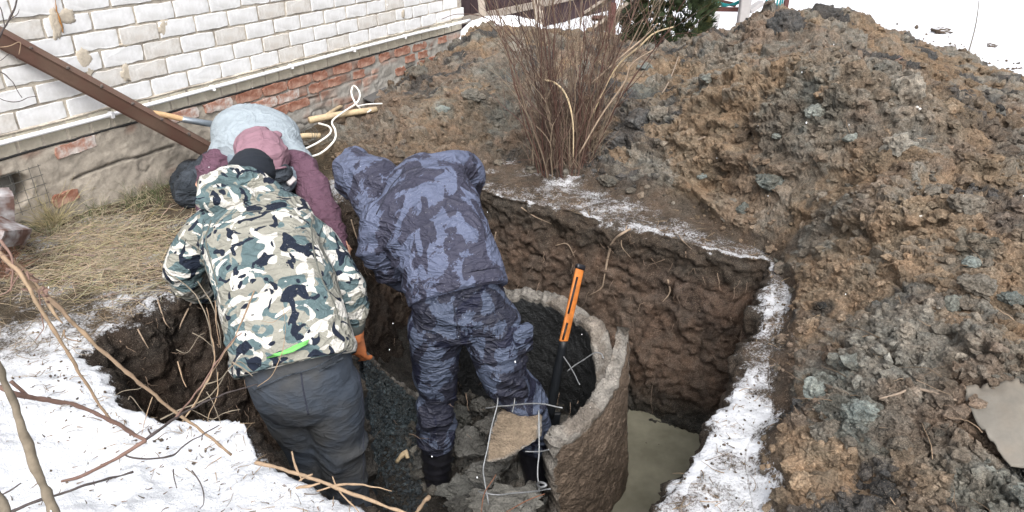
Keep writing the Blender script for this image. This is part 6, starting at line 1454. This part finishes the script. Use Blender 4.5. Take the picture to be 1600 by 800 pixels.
# ---- conifer
cc = P(1042, 75, 6.9); cc[2] = 0; con = empty('conifer', cc, 'dark green thuja like conifer standing behind the heap, right of the shrub', 'conifer')
mb = MB(); mb.tube([cc, cc+np.array((0, 0, 1.6))], [.03, .008], 8); mb.build('trunk', M['twig'] if False else M['root'], con)
r = np.random.RandomState(4); nsp = 3800; th = r.uniform(0, 6.28, nsp); hh_ = r.uniform(.03, 1.75, nsp); env = .42*np.sqrt(np.clip(1-(hh_/1.85)**2, .02, 1))*(1+.18*pn(th*1.6, hh_*4, 0, 3)); q = env*r.uniform(.35, 1, nsp)**.5
bp = np.stack([cc[0]+np.cos(th)*q*1.05, cc[1]+np.sin(th)*q, hh_], 1); n = 4; t = np.linspace(0, 1, n)[None, :, None]
dr = np.stack([np.cos(th)*.55, np.sin(th)*.55, .7+0*th], 1)+r.normal(0, .28, (nsp, 3)); L = r.uniform(.05, .13, nsp)
# flat sprays: a small fan of scale-leaf ribbons
Vs = []; Fs = []; Cs = []; n0 = 0
for i in range(nsp):
    d = nrm(dr[i]); sdir = nrm(np.cross(d, r.normal(size=3))); cl = np.array((.040, .058, .026))*r.uniform(.45, 1.5)+np.array((.03, .015, 0))*(r.rand() < .15)
    for m_ in range(5):
        an = (m_-2)*.33; dd = d*math.cos(an)+sdir*math.sin(an); l_ = L[i]*(1-.12*abs(m_-2)); w_ = nrm(np.cross(dd, np.cross(d, sdir)))*.006
        o_ = bp[i]+d*L[i]*.15*m_*.3; Vs += [o_-w_*.6, o_+w_*.6, o_+dd*l_*.6+w_, o_+dd*l_, o_+dd*l_*.6-w_]; Fs.append((n0, n0+1, n0+2, n0+3, n0+4)); Cs += [cl]*5; n0 += 5
obj('crown', mesh_np('crown', Vs, Fs, M['straw'], np.array(Cs), False), con)
# ---- plants in the foreground
M['tan'] = simple('tan_stalk', (.36, .26, .17), .75, .45, 40, .25, .003, c2=(.30, .21, .14)); M['redbark'] = simple('reddish_bark', (.20, .125, .10), .7, .3, 60, .2, .003); M['greybark'] = simple('grey_bark', (.24, .20, .15), .85, .35, 50, .5, .004, c2=(.17, .145, .11)); M['darkbark'] = simple('dark_bark', (.075, .062, .06), .8, .3, 60, .2)
def plant(name, label, cat, paths):
    p0 = P(*paths[0][0][0]); root = empty(name, p0, label, cat)
    for pts, rs_, mt in paths:
        q = np.array([P(*x) for x in pts]); q = spline(q, max(12, len(pts)*7)); q = q + .0022*np.stack([pn(q[:, 0]*40, q[:, 2]*40, 0, 1), pn(q[:, 1]*40, q[:, 2]*40, 0, 2), pn(q[:, 0]*40, q[:, 1]*40, 0, 3)], 1); MB().tube(q, np.array(rs_)*.75, 7, bump=.35).build('stalk' if mt == 'tan' else 'branch', M[mt], root)
    return root
wd = plant('dry_weed', 'tall tan dry weed stalks bending from the left edge over the snow', 'weed', [
    ([(-12,385,1.55),(30,428,1.55),(70,462,1.6),(110,500,1.6),(165,553,1.66),(215,597,1.72),(265,637,1.8),(315,674,1.86),(362,710,1.9)], [.0075, .0065, .0055, .005], 'tan'),
    ([(5,400,1.5),(40,440,1.5),(62,480,1.52),(100,540,1.56),(125,582,1.6),(150,622,1.64),(175,660,1.68)], [.006, .0055, .0042], 'tan'),
    ([(20,405,1.52),(55,440,1.55),(85,490,1.55),(98,505,1.56)], [.004, .005, .002], 'tan'), ([(60,455,1.55),(66,500,1.55),(68,515,1.55),(57,530,1.55)], [.002, .0015, .001], 'redbark'), ([(0,460,1.5),(15,452,1.5),(35,420,1.5)], [.0015, .002, .0015], 'redbark'),
    ([(10,420,1.5),(40,430,1.52),(60,438,1.55),(72,439,1.55)], [.003, .0025, .001], 'redbark'), ([(100,515,1.58),(105,528,1.58),(128,535,1.6)], [.003, .002, .001], 'tan'), ([(0,375,1.5),(18,400,1.5),(20,430,1.5),(16,455,1.5)], [.004, .003, .002], 'redbark')])
r = np.random.RandomState(9); mb = MB()
for k in range(34):
    t = r.rand(); u, v = -8+90*t+r.normal(0, 6), 392+75*t+r.normal(0, 9); p = P(u, v, 1.52+r.normal(0, .02)); V, F = rock(ICO1, k, .3, .5, .2); d = rotm(r); mb.add((V*np.array((.010, .004, .002))*r.uniform(.5, 1.4))@d+p, [tuple(f) for f in F])
mb.build('withered_leaves', M['redbark'], wd, False)
plant('fallen_branch', 'long straight tan branch lying over the snowy near edge below the trouser legs', 'branch', [
    ([(398,722,2.0),(440,733,2.0),(500,752,2.0),(540,768,2.0),(600,790,2.0),(640,806,2.0)], [.0075, .007, .006], 'tan'), ([(455,706,2.02),(462,730,2.0),(472,752,2.0)], [.004, .0045, .003], 'tan'), ([(495,768,2.0),(530,758,2.0),(565,757,2.0),(612,767,2.0)], [.0035, .0045, .0015], 'tan'),
    ([(462,763,2.0),(480,760,2.0),(500,755,2.0)], [.005, .006, .004], 'tan'), ([(520,745,2.0),(532,770,2.0),(560,800,1.98)], [.002, .003, .002], 'tan'), ([(468,752,2.0),(478,745,2.0),(489,741,2.0)], [.004, .004, .003], 'tan')])
plant('broken_stick', 'short pale broken stick pointing up from the near pit edge below the boot', 'stick', [([(648,806,2.3),(660,790,2.35),(671,776,2.4)], [.009, .009, .010], 'tan')])
plant('sapling', 'grey barked sapling trunk crossing the lower left corner', 'sapling', [
    ([(-6,565,1.22),(10,606,1.24),(28,650,1.26),(42,690,1.28),(58,740,1.30),(74,775,1.31),(88,812,1.32)], [.0085, .010, .0115, .0125], 'greybark')])
plant('sapling', 'second grey stem at the extreme lower left corner', 'sapling', [([(-12,755,1.2),(2,780,1.2),(18,815,1.2)], [.010, .011, .012], 'greybark')])
plant('thorny_branch', 'reddish brown forked branch reaching over the snow from the grey sapling', 'branch', [
    ([(-10,603,1.26),(25,615,1.28),(60,623,1.32),(110,632,1.38),(145,645,1.42),(180,662,1.46),(205,678,1.5),(228,688,1.52)], [.0055, .006, .0055, .0065], 'redbark'), ([(18,596,1.28),(38,615,1.3),(55,624,1.32)], [.004, .004, .005], 'redbark'),
    ([(228,688,1.52),(205,702,1.5),(165,726,1.46),(130,742,1.42),(96,752,1.4)], [.0065, .005, .0045, .0035], 'redbark'), ([(226,688,1.52),(250,672,1.55),(272,654,1.6),(300,638,1.65),(335,622,1.7),(402,600,1.8)], [.005, .004, .003, .0018], 'darkbark'),
    ([(238,682,1.54),(234,675,1.54),(232,668,1.54)], [.003, .002, .001], 'darkbark'), ([(272,654,1.6),(310,610,1.68),(330,580,1.72),(352,545,1.76),(378,520,1.8)], [.003, .0026, .002], 'redbark')])
plant('dark_twig', 'thin dark twig low over the snow running behind the sapling', 'twig', [
    ([(15,802,1.4),(60,782,1.42),(95,772,1.45),(140,756,1.48),(175,746,1.52),(208,738,1.55)], [.0045, .004, .003], 'darkbark'), ([(192,708,1.6),(212,716,1.6),(240,717,1.62),(265,713,1.64),(290,695,1.68),(320,678,1.72),(342,664,1.75)], [.0025, .003, .002], 'darkbark'),
    ([(272,733,1.65),(274,748,1.65),(277,763,1.65)], [.002, .002, .002], 'darkbark'), ([(-5,777,1.35),(15,766,1.35),(32,756,1.36)], [.002, .0025, .0015], 'darkbark'), ([(300,735,1.7),(315,758,1.7),(318,785,1.7),(312,795,1.7)], [.0022, .002, .001], 'darkbark')])
cl = []
for pts, r0 in [([(285,660),(322,600),(335,560),(330,520),(322,480)], .003), ([(265,428),(300,455),(322,495),(333,545),(340,600)], .0022), ([(308,440),(328,470),(342,510),(345,545)], .0022), ([(398,455),(378,500),(362,535),(335,575),(300,640)], .003), ([(320,600),(345,590),(372,565),(395,580)], .0022),
                ([(250,655),(280,640),(325,620),(362,570)], .003), ([(335,470),(338,500),(342,540)], .002), ([(362,565),(380,575),(396,588)], .003), ([(322,612),(335,635),(345,662)], .0018), ([(340,580),(338,620),(325,655),(330,660)], .0018), ([(300,520),(318,530),(335,545)], .0015), ([(275,545),(292,550),(310,525),(320,520)], .0016),
                ([(278,565),(285,590),(292,605)], .003), ([(178,620),(192,612),(215,608),(228,600)], .0016), ([(200,625),(205,622),(230,650)], .002), ([(238,620),(230,645),(222,680)], .002), ([(375,640),(350,645),(330,655),(300,640)], .0018)]:
    cl.append(([(u, v, 2.02-(v-500)*.0004+i*.01) for i, (u, v) in enumerate(pts)], [r0, r0*.9, r0*.5], 'greybark' if len(cl) % 3 else 'tan'))
plant('twig_tangle', 'tangle of bare grey brown twigs hanging over the left pit wall beside the green jacket', 'twigs', cl)
plant('bare_twig', 'fine dark branching twig in front of the white bricks at the upper left', 'twig', [
    ([(-5,62,1.9),(5,48,1.9),(12,35,1.9),(22,10,1.9),(30,-8,1.9)], [.004, .0035, .002], 'darkbark'), ([(8,42,1.9),(4,20,1.9),(-4,5,1.9)], [.0025, .002, .001], 'darkbark'), ([(14,30,1.9),(26,22,1.9),(30,14,1.9)], [.0018, .0014, .0008], 'darkbark'), ([(-5,110,1.9),(10,118,1.9),(25,135,1.9),(34,152,1.9)], [.002, .0018, .001], 'darkbark'),
    ([(-4,152,1.9),(20,160,1.9),(45,152,1.9),(58,150,1.9)], [.0014, .0014, .0008], 'darkbark'), ([(0,95,1.9),(14,85,1.9),(28,92,1.9)], [.0015, .0012, .0008], 'darkbark'), ([(-3,75,1.85),(18,70,1.85),(32,66,1.85),(30,85,1.85)], [.0016, .0018, .001], 'tan')])
plant('pale_twig', 'single fine pale twig hanging in front of the green jacket hem', 'twig', [([(402,604,1.9),(425,585,1.9),(440,555,1.9),(446,520,1.9),(443,480,1.9)], [.0012, .0014, .0009], 'tan'), ([(408,503,1.9),(430,503,1.9),(455,482,1.9)], [.0008, .001, .0008], 'tan')])
# brown root mass at the left edge
b = px_points(260, (0, 28), (372, 440), 12); blades('root_mass', b, RN.uniform(.05, .16, len(b)), RN.uniform(.001, .003, len(b)), .5, np.array((.22, .12, .08))*RN.uniform(.5, 1.4, (len(b), 1)), .5, 6, 13, .8)
# falling flakes
r = np.random.RandomState(33); Vs = []; Fs = []; n0 = 0; V0, F0 = ICO1
for k in range(45):
    u, v, zc = r.uniform(-60, 1660), r.uniform(-40, 840), r.uniform(.9, 3.6); p = P(u, v, zc)
    if zc > 2.0 and u < 1150 and False: continue
    s_ = r.uniform(.0008, .0016); Vs.append(V0*np.array((s_, s_, s_*r.uniform(1.2, 2.6)))+p); Fs.append(F0+n0); n0 += len(V0)
fo = obj('falling_snow', mesh_np('falling_snow', np.concatenate(Vs), np.concatenate(Fs), M['snow'])); fo['kind'] = 'stuff'
